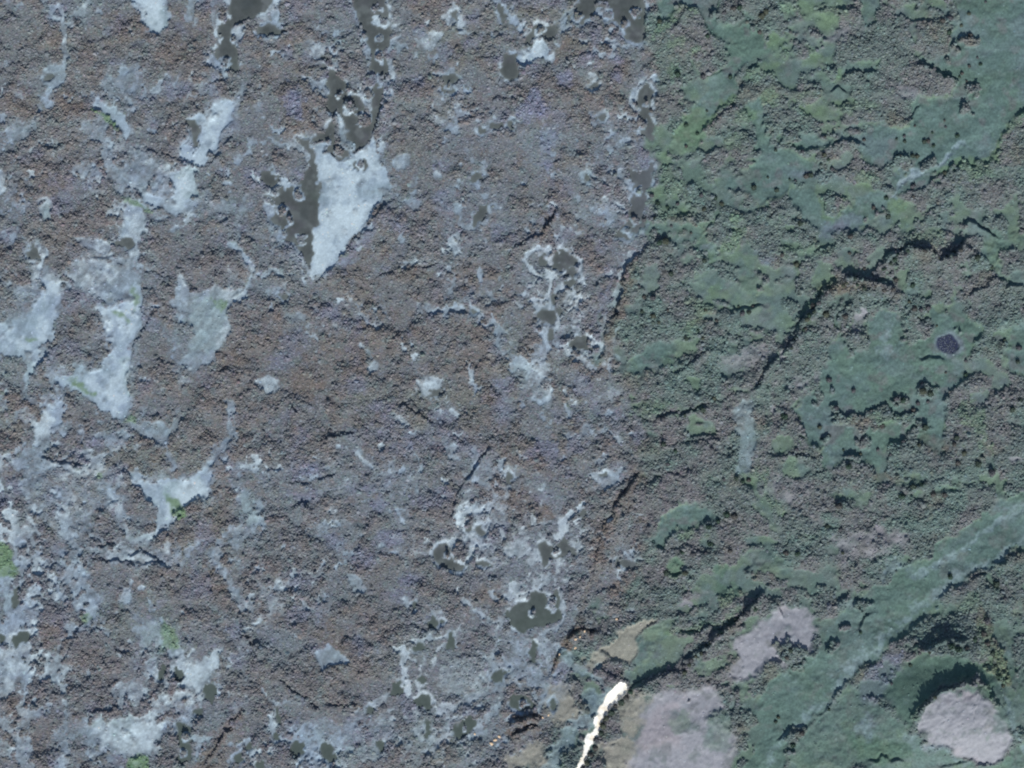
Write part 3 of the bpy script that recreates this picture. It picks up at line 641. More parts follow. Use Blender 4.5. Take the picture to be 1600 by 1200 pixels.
for cx, cy, rx, ry, k in [(15, 900, 45, 280, .75), (60, 1060, 60, 120, .65), (120, 930, 26, 80, .65), (200, 1150, 90, 50, .65), (180, 300, 60, 60, .6), (210, 400, 24, 60, .6), (70, 690, 60, 50, .65), (640, 1050, 60, 80, .6), (700, 1130, 100, 50, .6), (470, 1165, 100, 34, .6), (850, 880, 60, 60, .55), (740, 830, 36, 70, .5), (870, 560, 60, 60, .5), (110, 700, 130, 60, .55), (40, 880, 50, 160, .6), (130, 960, 40, 60, .5), (250, 870, 60, 40, .4), (390, 800, 40, 60, .45), (60, 1000, 70, 90, .5), (230, 1080, 90, 70, .5), (660, 1130, 110, 60, .5), (820, 1060, 50, 60, .45), (330, 700, 50, 40, .35), (200, 420, 50, 60, .4), (310, 540, 50, 60, .35), (720, 470, 60, 40, .25), (780, 760, 50, 50, .4), (340, 470, 60, 40, .4), (90, 600, 60, 40, .45), (240, 680, 50, 30, .5), (960, 600, 40, 40, .3), (900, 660, 40, 40, .25)]:
    hazeL = np.maximum(hazeL, k * np.exp(-(((UU - cx) / rx) ** 2 + ((VV - cy) / ry) ** 2) ** 1.3))
hazeL = np.maximum(hazeL, np.clip(halo * 1.1, 0, 0.42)); hazeL *= sst(-0.08, 0.25, N1 + 0.5 * N2 + 0.35 * fbm(UU, VV, 60, 45)) * 1.08
hmk = paint('hummocks', HUMMOCKS, 1.0, 8.0)
lich[:] = np.clip(lich * 1.15, 0, 1)
lich[:] = np.maximum(lich, np.maximum(fle, hazeL) * (1 - east * 0.85) * (1 - 0.9 * hmk))
NB = fbm(UU, VV, 46, 43)
violet[:] = np.maximum(violet, sst(0.25, 0.8, NB) * 0.42 * (1 - east)) ; violet[:] = np.maximum(violet, 0.2 * veins * (1 - lich))
teal[:] = np.maximum(teal, sst(0.25, 0.8, -N4) * 0.3 * (1 - east))

nh = fbm(UU * .9 + VV * .35, VV * .9 - UU * .35, 24, 63, 4); nh2 = fbm(UU * .8 - VV * .5, VV * .8 + UU * .5, 50, 64, 4)
hfW = 0.6 * nh + 0.55 * nh2                                   # hummocks of the heath
hfE = 0.65 * fbm(UU, VV * 1.2, 30, 67, 4) + 0.6 * fbm(UU, VV * 1.2, 85, 68, 3) + 0.23    # mounds of the eastern scrub
topW = sst(-0.22, 0.12, hfW); topE = np.maximum(sst(-0.16, 0.10, hfE), lobes)
gapE = east * (1 - topE) * (1 - lobes) * (1 - np.clip(1.4 * np.maximum(sand, tan), 0, 1))
grass[:] = np.maximum(grass, gapE * 0.62)
open_ = np.maximum.reduce([lich, grass, sand * 1.0, tan, pool, rock, rp_full, rim_full])
open_ = np.clip(open_ * (1 - lobes * 0.95), 0, 1)

HEATH, BROWN, VIO, OLIVE = lin((104, 108, 111)), lin((107, 104, 102)), lin((110, 117, 141)), lin((106, 112, 106))
G_SCR, MAUVE, G_GRN = lin((94, 106, 105)), lin((102, 105, 107)), lin((94, 113, 109))
tint = np.empty(UU.shape + (3,), np.float32); tint[:] = HEATH
tint = mix(tint, BROWN, sst(-0.25, 0.5, N3 + 0.5 * N1 + 0.4 * N2) * 0.85)
tint = mix(tint, lin((106, 116, 124)), (1 - topW) * 0.55 * (1 - 0.7 * hmk)); tint = mix(tint, lin((106, 101, 101)), sst(0.1, 0.45, hfW) * 0.45)
tint = mix(tint, OLIVE, sst(0.2, 0.8, fbm(UU, VV, 80, 51)) * 0.5)
tint = mix(tint, lin((104, 118, 120)), sst(0.2, 0.7, fbm(UU, VV, 12, 55, 3)) * 0.55); tint = mix(tint, lin((110, 113, 122)), sst(0.2, 0.7, fbm(UU, VV, 11, 56, 3)) * 0.45); tint = mix(tint, lin((110, 104, 102)), sst(0.25, 0.7, fbm(UU, VV, 14, 57, 3)) * 0.5)
et = np.empty_like(tint); et[:] = G_SCR
et = mix(et, MAUVE, sst(-0.25, 0.45, N4 + 0.5 * N1) * 0.9)
et = mix(et, G_GRN, sst(0.0, 0.6, fbm(UU, VV, 34, 52)) * 0.8)
et = mix(et, lin((104, 104, 96)), sst(0.3, 0.8, fbm(UU, VV, 50, 53)) * 0.6)
et = mix(et, lin((98, 114, 109)), sst(0.25, 0.7, fbm(UU, VV, 16, 58, 3)) * 0.5)
tint *= 0.96
et = mix(et, lin((106, 103, 108)), sst(1250, 1000, UU) * sst(560, 680, VV) * 0.6 * sst(-.4, .3, N1))
tint = tint + (et - tint) * east[..., None]
tint = mix(tint, VIO, violet * 0.85); tint = mix(tint, lin((116, 132, 138)), teal * 0.6)
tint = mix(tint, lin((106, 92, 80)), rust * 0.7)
tint = mix(tint, lin((99, 124, 103)), yellow * 0.85); tint = mix(tint, lin((98, 128, 92)), green * 0.9)
ground = tint * 0.95
ground = mix(ground, lin((147, 150, 158)), np.clip(sand, 0, 1) * (1 - lobes) * (1 - 0.45 * sst(0.15, 0.7, N5 + .4 * N2)))
ground = mix(ground, lin((158, 151, 157)), sand * (1 - lobes) * sst(0.1, .7, N4 - .3 * N5) * 0.5)
ground = mix(ground, lin((150, 150, 140)), tan)
gm = np.empty_like(tint); gm[:] = lin((91, 115, 112))
gm = mix(gm, lin((95, 113, 118)), sst(0.0, 0.6, N4 + .3 * N2) * 0.7); gm = mix(gm, lin((90, 115, 105)), sst(-0.1, 0.6, -N3 + 0.5 * N1) * 0.8)
gm = mix(gm, lin((106, 108, 112)), sst(0.15, 0.7, N5 + 0.3 * N4) * 0.55)
streak = fbm(UU * 0.6 + VV * 0.5, (VV - UU * 0.4) * 1.6, 26, 59, 4); gm = mix(gm, lin((84, 104, 98)), sst(0.1, 0.7, streak) * 0.5)
gm = mix(gm, lin((106, 132, 110)), sst(0.15, 0.5, grass) * sst(0.88, 0.6, grass) * 0.85 * sst(-.3, .3, N1 + .4 * N4))
gm = mix(gm, lin((108, 130, 132)), gapE * sst(0., .5, N4 - .3 * N1) * 0.5)
gm = mix(gm, lin((112, 132, 134)), sst(0.25, 0.9, fbm(UU, VV * 1.6, 40, 54)) * 0.45)
gm = mix(gm, lin((104, 132, 100)), yellow * 0.85); gm = mix(gm, lin((74, 104, 90)), np.clip(green * 1.6, 0, 1)); gm = mix(gm, VIO, violet * 0.6)  # deeper green; on the mound's north slope it also carries painted shade
big = sst(1180, 1420, UU + 0.4 * (VV - 600)) * sst(760, 900, VV)
gm = mix(gm, lin((90, 115, 107)), big * 0.4)
ground = ground + (gm - ground) * np.clip(grass * 1.1 * (1 - lobes), 0, 1)[..., None]
lc = np.empty_like(tint); lc[:] = lin((149, 169, 185))
lc = mix(lc, lin((142, 161, 182)), sst(-0.1, 0.6, N1) * 0.7); lc = mix(lc, lin((148, 172, 175)), np.clip(teal * 1.3, 0, 1) * 0.85)
lc = mix(lc, lin((184, 202, 211)), sst(0.0, 0.6, N4 + .4 * N2) * 0.8)
net = np.exp(-((UU - 870) / 90) ** 2 - ((VV - 440) / 90) ** 2) + np.exp(-((UU - 660) / 90) ** 2 - ((VV - 1060) / 120) ** 2) + np.exp(-((UU - 830) / 140) ** 2 - ((VV - 860) / 120) ** 2)
lc = mix(lc, lin((188, 200, 206)), np.clip(net, 0, 1) * 0.6)
lc = mix(lc, lin((116, 134, 146)), sst(0.1, 0.6, fbm(UU * 1.6 + VV * .7, VV * .6 - UU * .5, 24, 60, 4)) * 0.6)
clr = Z()
for _, _, m in AREA: clr = np.maximum(clr, m)
clr = blur(clr.astype(np.float32), 1)
core = blur(clr, 5); lc = mix(lc, lin((184, 203, 213)), sst(0.35, 0.95, core) * 0.7 * sst(-.7, .25, N4 + .6 * N5 + .3 * N2))
lc = mix(lc, lin((122, 144, 148)), east * 0.72 * (1 - clr) * (1 - 0.6 * np.exp(-((UU - 1450) / 70) ** 2 - ((VV - 262) / 40) ** 2)))
lw = lich * (1 - lobes * 0.9)
lw = np.clip(lw * (1 + 0.16 * N5 + 0.1 * N2) + 2.2 * lw * (1 - np.clip(lw, 0, 1)) * (0.35 * N2 + 0.25 * NF), 0, 1)
ground = ground + (lc - ground) * lw[..., None]
ground = mix(ground, lin((108, 134, 98)), green * sst(0.3, 0.6, lich) * 0.9 * sst(-.6, .2, N2)); ground = mix(ground, lin((100, 126, 98)), green * 0.6 * (1 - east))
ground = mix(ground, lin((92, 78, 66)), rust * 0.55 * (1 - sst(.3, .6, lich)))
ground = mix(ground, lin((122, 136, 150)), rim_full * 0.55)
pc = np.empty_like(tint); pc[:] = lin((81, 87, 87)); pc = mix(pc, lin((90, 92, 98)), sst(0.0, .7, N1) * 0.6); pc = mix(pc, lin((84, 95, 90)), sst(0.1, .8, -N4) * 0.6)
pc = mix(pc, lin((108, 116, 116)), sst(0.2, .8, N5 + .4 * N1) * 0.6); pc = mix(pc, lin((70, 76, 74)), sst(.2, .7, -N5) * .5)
pc = mix(pc, lin((108, 116, 114)), sst(0.85, 0.35, blur(pool, 3)) * 0.6); pc = mix(pc, lin((66, 74, 76)), sst(0.8, 1.0, blur(pool, 7)) * 0.6)
pc = mix(pc, lin((78, 90, 84)), sst(850, 1000, VV) * 0.7)
pc = mix(pc, lin((98, 104, 112)), sst(960, 1020, UU) * sst(190, 260, VV) * 0.6)
ground = ground + (pc - ground) * sst(0.15, 0.85, pool)[..., None]
ground = mix(ground, lin((54, 60, 82)), rp_full); rk = np.empty_like(tint); rk[:] = lin((252, 247, 238)); rk = mix(rk, lin((216, 205, 184)), sst(.1, .7, N2 + .5 * NF) * 0.6); ground = ground + (rk - ground) * sst(.2, .8, rock)[..., None]
ground = np.clip(ground * (1 + 0.10 * NF[..., None] * (1 - 0.7 * pool[..., None])), 0.004, 0.9)

# ------------------------------------------------------------------ the relief, in metres
h = 1.6 * fbm(UU, VV, 420, 61) + 0.8 * fbm(UU, VV, 130, 62)
hum = 1.0 * topW + 0.8 * sst(0.16, 0.34, hfW) + 0.5 * sst(0.5, 0.62, hfW) + 0.9 * np.clip(hfW, -.6, .9) + 0.3 * vn(UU, VV, 8, 65)
hume = 1.15 * topE + 0.8 * sst(0.25, 0.38, hfE) + 0.7 * sst(0.6, 0.72, hfE) + 1.0 * np.clip(hfE, -.6, .9) + 0.35 * vn(UU, VV, 9, 66)
closed = 1 - open_
h = h + hum * (1 - east) * closed + hume * east * np.clip(1.25 - open_, 0, 1)
h = h + 18.0 * np.exp(-(((UU - 1492) / 105) ** 2 + ((VV - 1105) / 82) ** 2) ** 1.5) + 5.0 * np.exp(-((UU - 1470) / 120) ** 2 - ((VV - 1010) / 26) ** 2) + 3.5 * np.exp(-((UU - 1580) / 60) ** 2 - ((VV - 930) / 60) ** 2)
h = h - 0.7 * sst(0.2, 0.8, lich) + 0.10 * N2 + 0.05 * NF
h = h + lobes * 1.1 + east * closed * 0.5
for H, L, ref, pts in SCARPS:
    P = [tuple(float(v) for v in k.split(',')) for k in pts.split()]
    xs = [p[0] for p in P]; ys = [p[1] for p in P]; sl = box(min(xs), max(xs), min(ys), max(ys), 2.2 * L)
    X = UU[sl] + (WU[sl] - UU[sl]) * 0.7; Y = VV[sl] + (WV[sl] - VV[sl]) * 0.7
    d, qx, qy, t = seg_dist(X, Y, P, False)
    s = np.where((X - qx) * ref[0] + (Y - qy) * ref[1] >= 0, d, -d)
    endd = np.exp(-np.maximum(0, d - 2) / (L * 0.45))
    tap = sst(0, 0.18, t) * sst(1.0, 0.82, t) * 0.8 + 0.2
    edge = (sst(-1.2, 1.2, s) if H < 3.5 else 0.62 * sst(-1.6, 1.6, s) + 0.38 * sst(-15, 5, s)) * tap * np.where((t <= 0) | (t >= 1), np.exp(-d / 6), 1)
    h[sl] += H * edge * endd
    # foot of the step is undercut a little
    h[sl] -= 0.35 * H * np.exp(-((s + 2.5) / 2.5) ** 2) * tap
# the bank of bare rock slopes down towards its right side
P = [(968, 1064), (946, 1096), (930, 1130), (916, 1168), (898, 1210)]
sl = box(880, 990, 1050, 1220, 40); d, qx, qy, t = seg_dist(UU[sl], VV[sl], P, False)
s = np.where((UU[sl] - qx) * 0.85 + (VV[sl] - qy) * 0.5 >= 0, d, -d)
h[sl] += (5.0 * sst(11, -7, s) - 1.5) * np.exp(-np.maximum(0, d - 12) / 22) * np.where((t <= 0) | (t >= 1), np.exp(-d / 8), 1)
# ribs on the domed sand face
sl = box(1420, 1590, 1060, 1195, 5)
rib = vn(UU[sl] * 0.8 + VV[sl] * 0.9, VV[sl] * 0.8 - UU[sl] * 0.35, 7, 71) + 0.6 * vn(UU[sl] + VV[sl], VV[sl] - UU[sl] * .5, 3.6, 72)
h[sl] += 0.35 * rib * sand[sl] + 2.2 * np.exp(-((UU[sl] - 1500) / 60) ** 2 - ((VV[sl] - 1120) / 50) ** 2)
h += 0.16 * sand * N2 + grass * (0.22 * vn(UU, VV, 7, 73) + 0.35 * vn(UU, VV, 19, 74))
h += 2.2 * np.exp(-((UU - 1065) / 60) ** 2 - ((VV - 1150) / 60) ** 2) + 2.0 * np.exp(-((UU - 1212) / 45) ** 2 - ((VV - 1005) / 36) ** 2)
for cu, cv, rx, ry, sl, m in PMASK:
    hm = h[sl]; lev = float(np.mean(hm[m > 0.5])) - 0.55 if (m > 0.5).any() else 0.0
    h[sl] = hm + (lev - hm) * sst(0.05, 0.5, m)
hm = h[slr]; h[slr] = hm + (float(hm[rp > .5].mean()) - 0.5 - hm) * sst(0.05, .5, rp)
outer = np.maximum.reduce([np.abs(UU - 800) - 900, np.abs(VV - 600) - 700, np.zeros_like(UU)])
h = h * np.exp(-outer / 900)

# ------------------------------------------------------------------ materials
def material(name, rough=0.9, attr='col', noise=0.18, scale=1.6, bump=0.25, spec=0.2, extra=None):
    m = bpy.data.materials.new(name); m.use_nodes = True; nt = m.node_tree; b = nt.nodes['Principled BSDF']
    b.inputs['Roughness'].default_value = rough; b.inputs['Specular IOR Level'].default_value = spec
    a = nt.nodes.new('ShaderNodeAttribute'); a.attribute_name = attr
    tc = nt.nodes.new('ShaderNodeTexCoord')
    n = nt.nodes.new('ShaderNodeTexNoise'); n.inputs['Scale'].default_value = scale; n.inputs['Detail'].default_value = 4
    nt.links.new(tc.outputs['Object'], n.inputs['Vector'])
    mr = nt.nodes.new('ShaderNodeMapRange'); mr.inputs[1].default_value = 0.3; mr.inputs[2].default_value = 0.7
    mr.inputs[3].default_value = 1 - noise; mr.inputs[4].default_value = 1 + noise
    nt.links.new(n.outputs[0], mr.inputs[0])
    mx = nt.nodes.new('ShaderNodeVectorMath'); mx.operation = 'SCALE'
    nt.links.new(a.outputs['Color'], mx.inputs[0]); nt.links.new(mr.outputs[0], mx.inputs['Scale'])
    nt.links.new(mx.outputs[0], b.inputs['Base Color'])
    if bump:
        bp = nt.nodes.new('ShaderNodeBump'); bp.inputs['Strength'].default_value = bump; bp.inputs['Distance'].default_value = 0.3
        nt.links.new(n.outputs[0], bp.inputs['Height']); nt.links.new(bp.outputs[0], b.inputs['Normal'])
    return m
M_soil = material('heath_soil', noise=0.22, scale=1.3, bump=0.4)
M_lich = material('lichen', noise=0.10, scale=0.7, bump=0.25)
M_grass = material('grass', noise=0.2, scale=0.55, bump=0.5)
M_sand = material('sand', noise=0.06, scale=0.8, bump=0.3)
M_water = material('pool_water', rough=0.12, noise=0.10, scale=0.25, bump=0.0, spec=0.5)
M_rock = material('pale_rock', noise=0.08, scale=0.6, bump=0.6)
M_shrub = material('shrub_foliage', noise=0.20, scale=1.2, bump=0.0, spec=0.1)

def set_props(o, label=None, cat=None, group=None, kind=None):
    if label: o['label'] = label
    if cat: o['category'] = cat
    if group: o['group'] = group
    if kind: o['kind'] = kind
    return o
def mesh_from(name, co, faces, nper, col, mat, smooth=False, normals=None):
    me = bpy.data.meshes.new(name); nv = len(co); nf = len(faces)
    me.vertices.add(nv); me.vertices.foreach_set('co', np.ascontiguousarray(co, np.float32).ravel())
    me.loops.add(nf * nper); me.loops.foreach_set('vertex_index', np.ascontiguousarray(faces, np.int32).ravel())
    me.polygons.add(nf); me.polygons.foreach_set('loop_start', np.arange(0, nf * nper, nper, dtype=np.int32))
    try: me.polygons.foreach_set('loop_total', np.full(nf, nper, np.int32))
    except Exception: pass
    at = me.color_attributes.new('col', 'FLOAT_COLOR', 'POINT')
    at.data.foreach_set('color', np.concatenate([col, np.ones((nv, 1), np.float32)], 1).astype(np.float32).ravel())
    me.materials.append(mat); me.update(calc_edges=True)
    me.polygons.foreach_set('use_smooth', np.full(nf, smooth, bool))
    if normals is not None: me.normals_split_custom_set_from_vertices(normals.tolist())
    o = bpy.data.objects.new(name, me); COL.objects.link(o)
    return o

# ------------------------------------------------------------------ labels that say which one
ANCHORS = [
 ('the twin-armed dark pool', 560, 90), ('the big white triangular clearing', 540, 320), ('the hook-shaped white clearing', 325, 215), ('the pale clearing on the left edge', 60, 510),
 ('the long ragged white clearing', 175, 570), ('the three-armed white clearing', 265, 790), ('the notched lichen triangle', 515, 1030), ('the white clearing at the centre', 830, 595),
 ('the large pool on the top edge', 960, 20), ('the toothed dark pool', 840, 955), ('the white rock bank', 945, 1120), ('the winding teal grass strip', 1110, 130),
 ('the pale track in the upper meadow', 1450, 262), ('the round dark pond', 1480, 538), ('the long dark scarp', 1330, 440), ('the pale teal lawn', 1015, 560),
 ('the sharp bend of the dark scarp', 1265, 490), ('the upper end of the dark scarp', 1490, 395), ('the stepped middle of the dark scarp', 1400, 415), ('the dark gully', 1110, 1000), ('the top of the dark gully', 1180, 938), ('the dark arched scarp', 1500, 1060),
 ('the leaf-shaped lawn', 1070, 805), ('the pinkish sand blowout', 1205, 1005), ('the domed sand face', 1500, 1125), ('the vertical pale grass stripe', 1165, 690),
 ('the mottled pale clearing', 310, 1050), ('the green patch at the bottom', 220, 1190), ('the lower end of the brown heath scarp', 960, 800), ('the yellow-green hump', 1295, 320),
]
ORD = ['first', 'second', 'third', 'fourth', 'fifth', 'sixth', 'seventh', 'eighth', 'ninth', 'tenth', 'eleventh', 'twelfth', 'thirteenth', 'fourteenth', 'fifteenth', 'sixteenth']
DIRS = ['right of', 'lower right of', 'below', 'lower left of', 'left of', 'upper left of', 'above', 'upper right of']
def label_all(items, noun):
    """items: list of (u, v, adjective); returns one label each: its order going out from the nearest landmark"""
    keyed = {}
    for i, (u, v, adj) in enumerate(items):
        a = min(range(len(ANCHORS)), key=lambda k: (ANCHORS[k][1] - u) ** 2 + (ANCHORS[k][2] - v) ** 2)
        dx, dy = u - ANCHORS[a][1], v - ANCHORS[a][2]; k = int(round(math.atan2(dy, dx) / (math.pi / 4))) % 8
        keyed.setdefault((a, k), []).append((math.hypot(dx, dy), i))
    out = [None] * len(items)
    for (a, k), L in keyed.items():
        L.sort()
        for r, (_, i) in enumerate(L):
            o = '' if len(L) == 1 else ', ' + ORD[r] + ' one out'
            out[i] = f"{items[i][2]} {noun} {DIRS[k]} {ANCHORS[a][0]}{o}"
    return out

# ------------------------------------------------------------------ the ground as one surface, cut where its cover changes
co = np.stack([(UU - 800) * S, (600 - VV) * S, h], -1).reshape(-1, 3).astype(np.float32)
gcol = ground.reshape(-1, 3)
dzu = np.gradient(h, axis=1) / np.gradient((UU) * S, axis=1); dzv = np.gradient(h, axis=0) / np.gradient(-VV * S, axis=0)
nrm = np.stack([-dzu, -dzv, np.ones_like(h)], -1); nrm /= np.linalg.norm(nrm, axis=-1, keepdims=True); nrm = nrm.reshape(-1, 3)
vi = np.arange(NU * NV).reshape(NV, NU)
quads = np.stack([vi[1:, :-1], vi[1:, 1:], vi[:-1, 1:], vi[:-1, :-1]], -1)
cls = np.zeros(UU.shape, np.int32); REG = [('terrain', 'brown and mauve heath ground with shrub-covered hummocks and low scarps', M_soil)]
for L, mt in ((MEAD, M_grass), (AREA, M_lich), (SND, M_sand)):
    for nm, lab, m in L:
        REG.append((nm, lab, mt)); cls[m & (lobes < 0.5)] = len(REG) - 1
POOL_LABELS = ['hooked dark pool on the top edge, left of the twin-armed pool', 'small dark pool just right of the hooked top-edge pool', 'large dark pool split in two arms, above the white triangular clearing', 'dark pool biting into the top of the white triangular clearing', 'small squarish pool left of the crescent pool beside the white triangle', 'crescent-shaped dark pool along the left side of the white triangular clearing', 'upright dark pool right of the twin-armed pool', 'wedge-shaped dark pool left of the large top-edge pool', 'small dark pool left of the little white patch near the top centre', 'large pool cut by the top edge beside the green land', 'narrow upright pool at the upper edge of the green land', 'long curved pool at the seam between brown heath and green land', 'slanted leaf-shaped pool right of the big white triangular clearing', 'dark pool below the thin crack, left of the ringed lichen patches', 'branching dark pool left of the brown heath scarp', 'toothed dark pool with two points, largest of the lower middle', 'dark pool below the toothed pool, above the brown overhanging scarp', 'dark pool near the bottom edge, upper left of the cream boulders', 'long upright pool by the bottom edge in the lower left', 'small dark pool in the crook of the hook-shaped clearing']
plabels = POOL_LABELS + label_all([(c[0], c[1], 'dark' if c[2] > 12 else 'small dark') for c in PMASK[len(POOL_LABELS):]], 'bog pool')
for k, (cu, cv, rx, ry, sl, m) in enumerate(PMASK):
    REG.append(('pond', plabels[k], M_water)); cls[sl] = np.where(m > 0.5, len(REG) - 1, cls[sl])
REG.append(('pond', 'round blue-black speckled pond ringed by a pale margin in the teal meadow', M_water)); cls[rp_full > 0.5] = len(REG) - 1
REG.append(('rock_bank', 'bright cream-white bare rock bank slanting up from the bottom edge', M_rock)); cls[rock > 0.5] = len(REG) - 1
fc = cls[1:, 1:]
for k, (nm, lab, mt) in enumerate(REG):
    q = quads[fc == k]
    if len(q) < 4: continue
    used, inv = np.unique(q.ravel(), return_inverse=True)
    nn = nrm[used] if nm != 'pond' else np.tile(np.array([[0., 0., 1.]], np.float32), (len(used), 1))
    o = mesh_from(nm, co[used], inv.reshape(-1, 4), 4, gcol[used], mt, True, nn)
    set_props(o, lab, {'terrain': 'ground', 'meadow': 'meadow', 'lichen_clearing': 'clearing', 'pond': 'pond', 'sand_patch': 'sand', 'rock_bank': 'rock bank'}[nm], {'pond': 'dark bog pools', 'lichen_clearing': 'pale lichen clearings', 'meadow': 'grass meadows', 'sand_patch': 'sand blowouts'}.get(nm), 'structure')

# ------------------------------------------------------------------ the scrub that covers the ground
rng = np.random.default_rng(7)
def at(A, u, v):
    i = np.clip(np.rint((v - V0) / STEP).astype(int), 0, NVD - 1) + F; j = np.clip(np.rint((u - U0) / STEP).astype(int), 0, NUD - 1) + F
    return A[i, j]
def scatter(sp, margin=34):
    nu = int((1600 + 2 * margin) / sp); nv = int((1200 + 2 * margin) / sp)
    a, b = np.meshgrid(np.arange(nu), np.arange(nv)); a = a.ravel() * sp - margin; b = b.ravel() * sp - margin
    return a + rng.uniform(0, sp, a.shape), b + rng.uniform(0, sp, a.shape)
def scrub(name, label, cat, u, v, r, hh, col, sides=6):
    n = len(u); z = at(h, u, v); x = (u - 800) * S; y = (600 - v) * S
    ang = (np.arange(sides) / sides * 2 * math.pi)[None, :] + rng.uniform(0, 6.3, (n, 1)) + rng.uniform(-.3, .3, (n, sides))
    rr = r[:, None] * rng.uniform(0.65, 1.3, (n, sides))
    ring = np.stack([x[:, None] + rr * np.cos(ang), y[:, None] + rr * np.sin(ang), z[:, None] + hh[:, None] * rng.uniform(-0.15, 0.4, (n, sides))], -1)
    apex = np.stack([x + r * rng.uniform(-.35, .35, n), y + r * rng.uniform(-.35, .35, n), z + hh * rng.uniform(.85, 1.15, n)], -1)
    V = np.concatenate([ring, apex[:, None]], 1).reshape(-1, 3)
    b = (np.arange(n) * (sides + 1))[:, None]; k = np.arange(sides)[None, :]
    Fc = np.stack([b + k, b + (k + 1) % sides, np.broadcast_to(b + sides, (n, sides))], -1).reshape(-1, 3)
    C = np.repeat(col, sides + 1, 0)
    o = mesh_from(name, V, Fc, 3, C, M_shrub); set_props(o, label, cat, None, 'stuff'); return o
u, v = scatter(2.6)
op = at(open_, u, v); ea = at(east, u, v)
clump = at(fbm(UU, VV, 13, 81, 3), u, v)
dens = 1 - sst(0.18, 0.55, op + 0.10 * rng.standard_normal(len(u)) + 0.13 * at(N2, u, v))
dens = np.maximum(dens, np.where(at(pool, u, v) + at(rock, u, v) + at(rp_full, u, v) > 0.1, 0, 0.03 + 0.10 * sst(.35, .7, at(fbm(UU, VV, 17, 82, 3), u, v))))
dens = dens * np.where(ea > 0.5, 0.75 + 0.25 * sst(-0.25, 0.15, clump), 1.0)
keep = rng.uniform(0, 1, len(u)) < dens
u, v, op, ea, clump = u[keep], v[keep], op[keep], ea[keep], clump[keep]
gain = 1.27 * (1 + 0.13 * rng.standard_normal(len(u)))[:, None]
bl_ = np.clip(op * 1.5, 0, 1)[:, None]; c = (at(tint, u, v) * (1 - bl_) + at(ground, u, v) * bl_) * np.clip(gain, 0.6, 2.0)
warm = rng.standard_normal((len(u), 1)); c = c * (1 + warm * np.array([[0.028, 0.0, -0.025]]) + rng.standard_normal((len(u), 1)) * np.array([[-.015, .02, -.015]]))
c = np.clip(c, 0.01, 0.6)
sz = np.exp(0.33 * rng.standard_normal(len(u))); r = 0.78 * np.clip(sz, .5, 2.2) * (1 - 0.35 * op)
tp = at(topW * (1 - east) + topE * east, u, v); hh = (0.25 + 0.22 * rng.uniform(0, 1, len(u)) + 0.30 * sst(0, .5, clump)) * np.clip(sz, .6, 2) * (1 - 0.7 * op) * (0.45 + 0.55 * tp)
tall = rng.uniform(0, 1, len(u)) < np.where(ea > .5, 0.05, 0.025) * (op < .25); hh = np.where(tall, hh * 1.8 + .5, hh); r = np.where(tall, np.maximum(r * 1.4, 1.1), r)
# larger crowns among the small ones
u2, v2 = scatter(7.0); op2 = at(open_, u2, v2); tp2 = at(topW * (1 - east) + topE * east, u2, v2)
k2 = rng.uniform(0, 1, len(u2)) < (0.15 + 0.5 * tp2) * (1 - sst(0.1, 0.35, op2)); u2, v2 = u2[k2], v2[k2]; n2 = len(u2)
c2 = at(tint, u2, v2) * np.clip(1.22 * (1 + 0.16 * rng.standard_normal((n2, 1))), .6, 1.8) * (1 + rng.standard_normal((n2, 1)) * np.array([[0.03, 0.0, -0.027]]))
r2 = 1.25 * np.exp(0.25 * rng.standard_normal(n2)); h2 = r2 * rng.uniform(.45, .75, n2)
u = np.concatenate([u, u2]); v = np.concatenate([v, v2]); r = np.concatenate([r, r2]); hh = np.concatenate([hh, h2]); c = np.clip(np.concatenate([c, c2]), .01, .6); ea = at(east, u, v)
w = ea < 0.5
scrub('heath_scrub', 'brown-grey dwarf-shrub heath carpeting the left two thirds of the picture', 'heath', u[w], v[w], r[w], hh[w], c[w])
w = ~w
scrub('willow_scrub', 'grey-green scrub covering the land between the meadows on the right', 'scrub', u[w], v[w], r[w], hh[w], c[w])

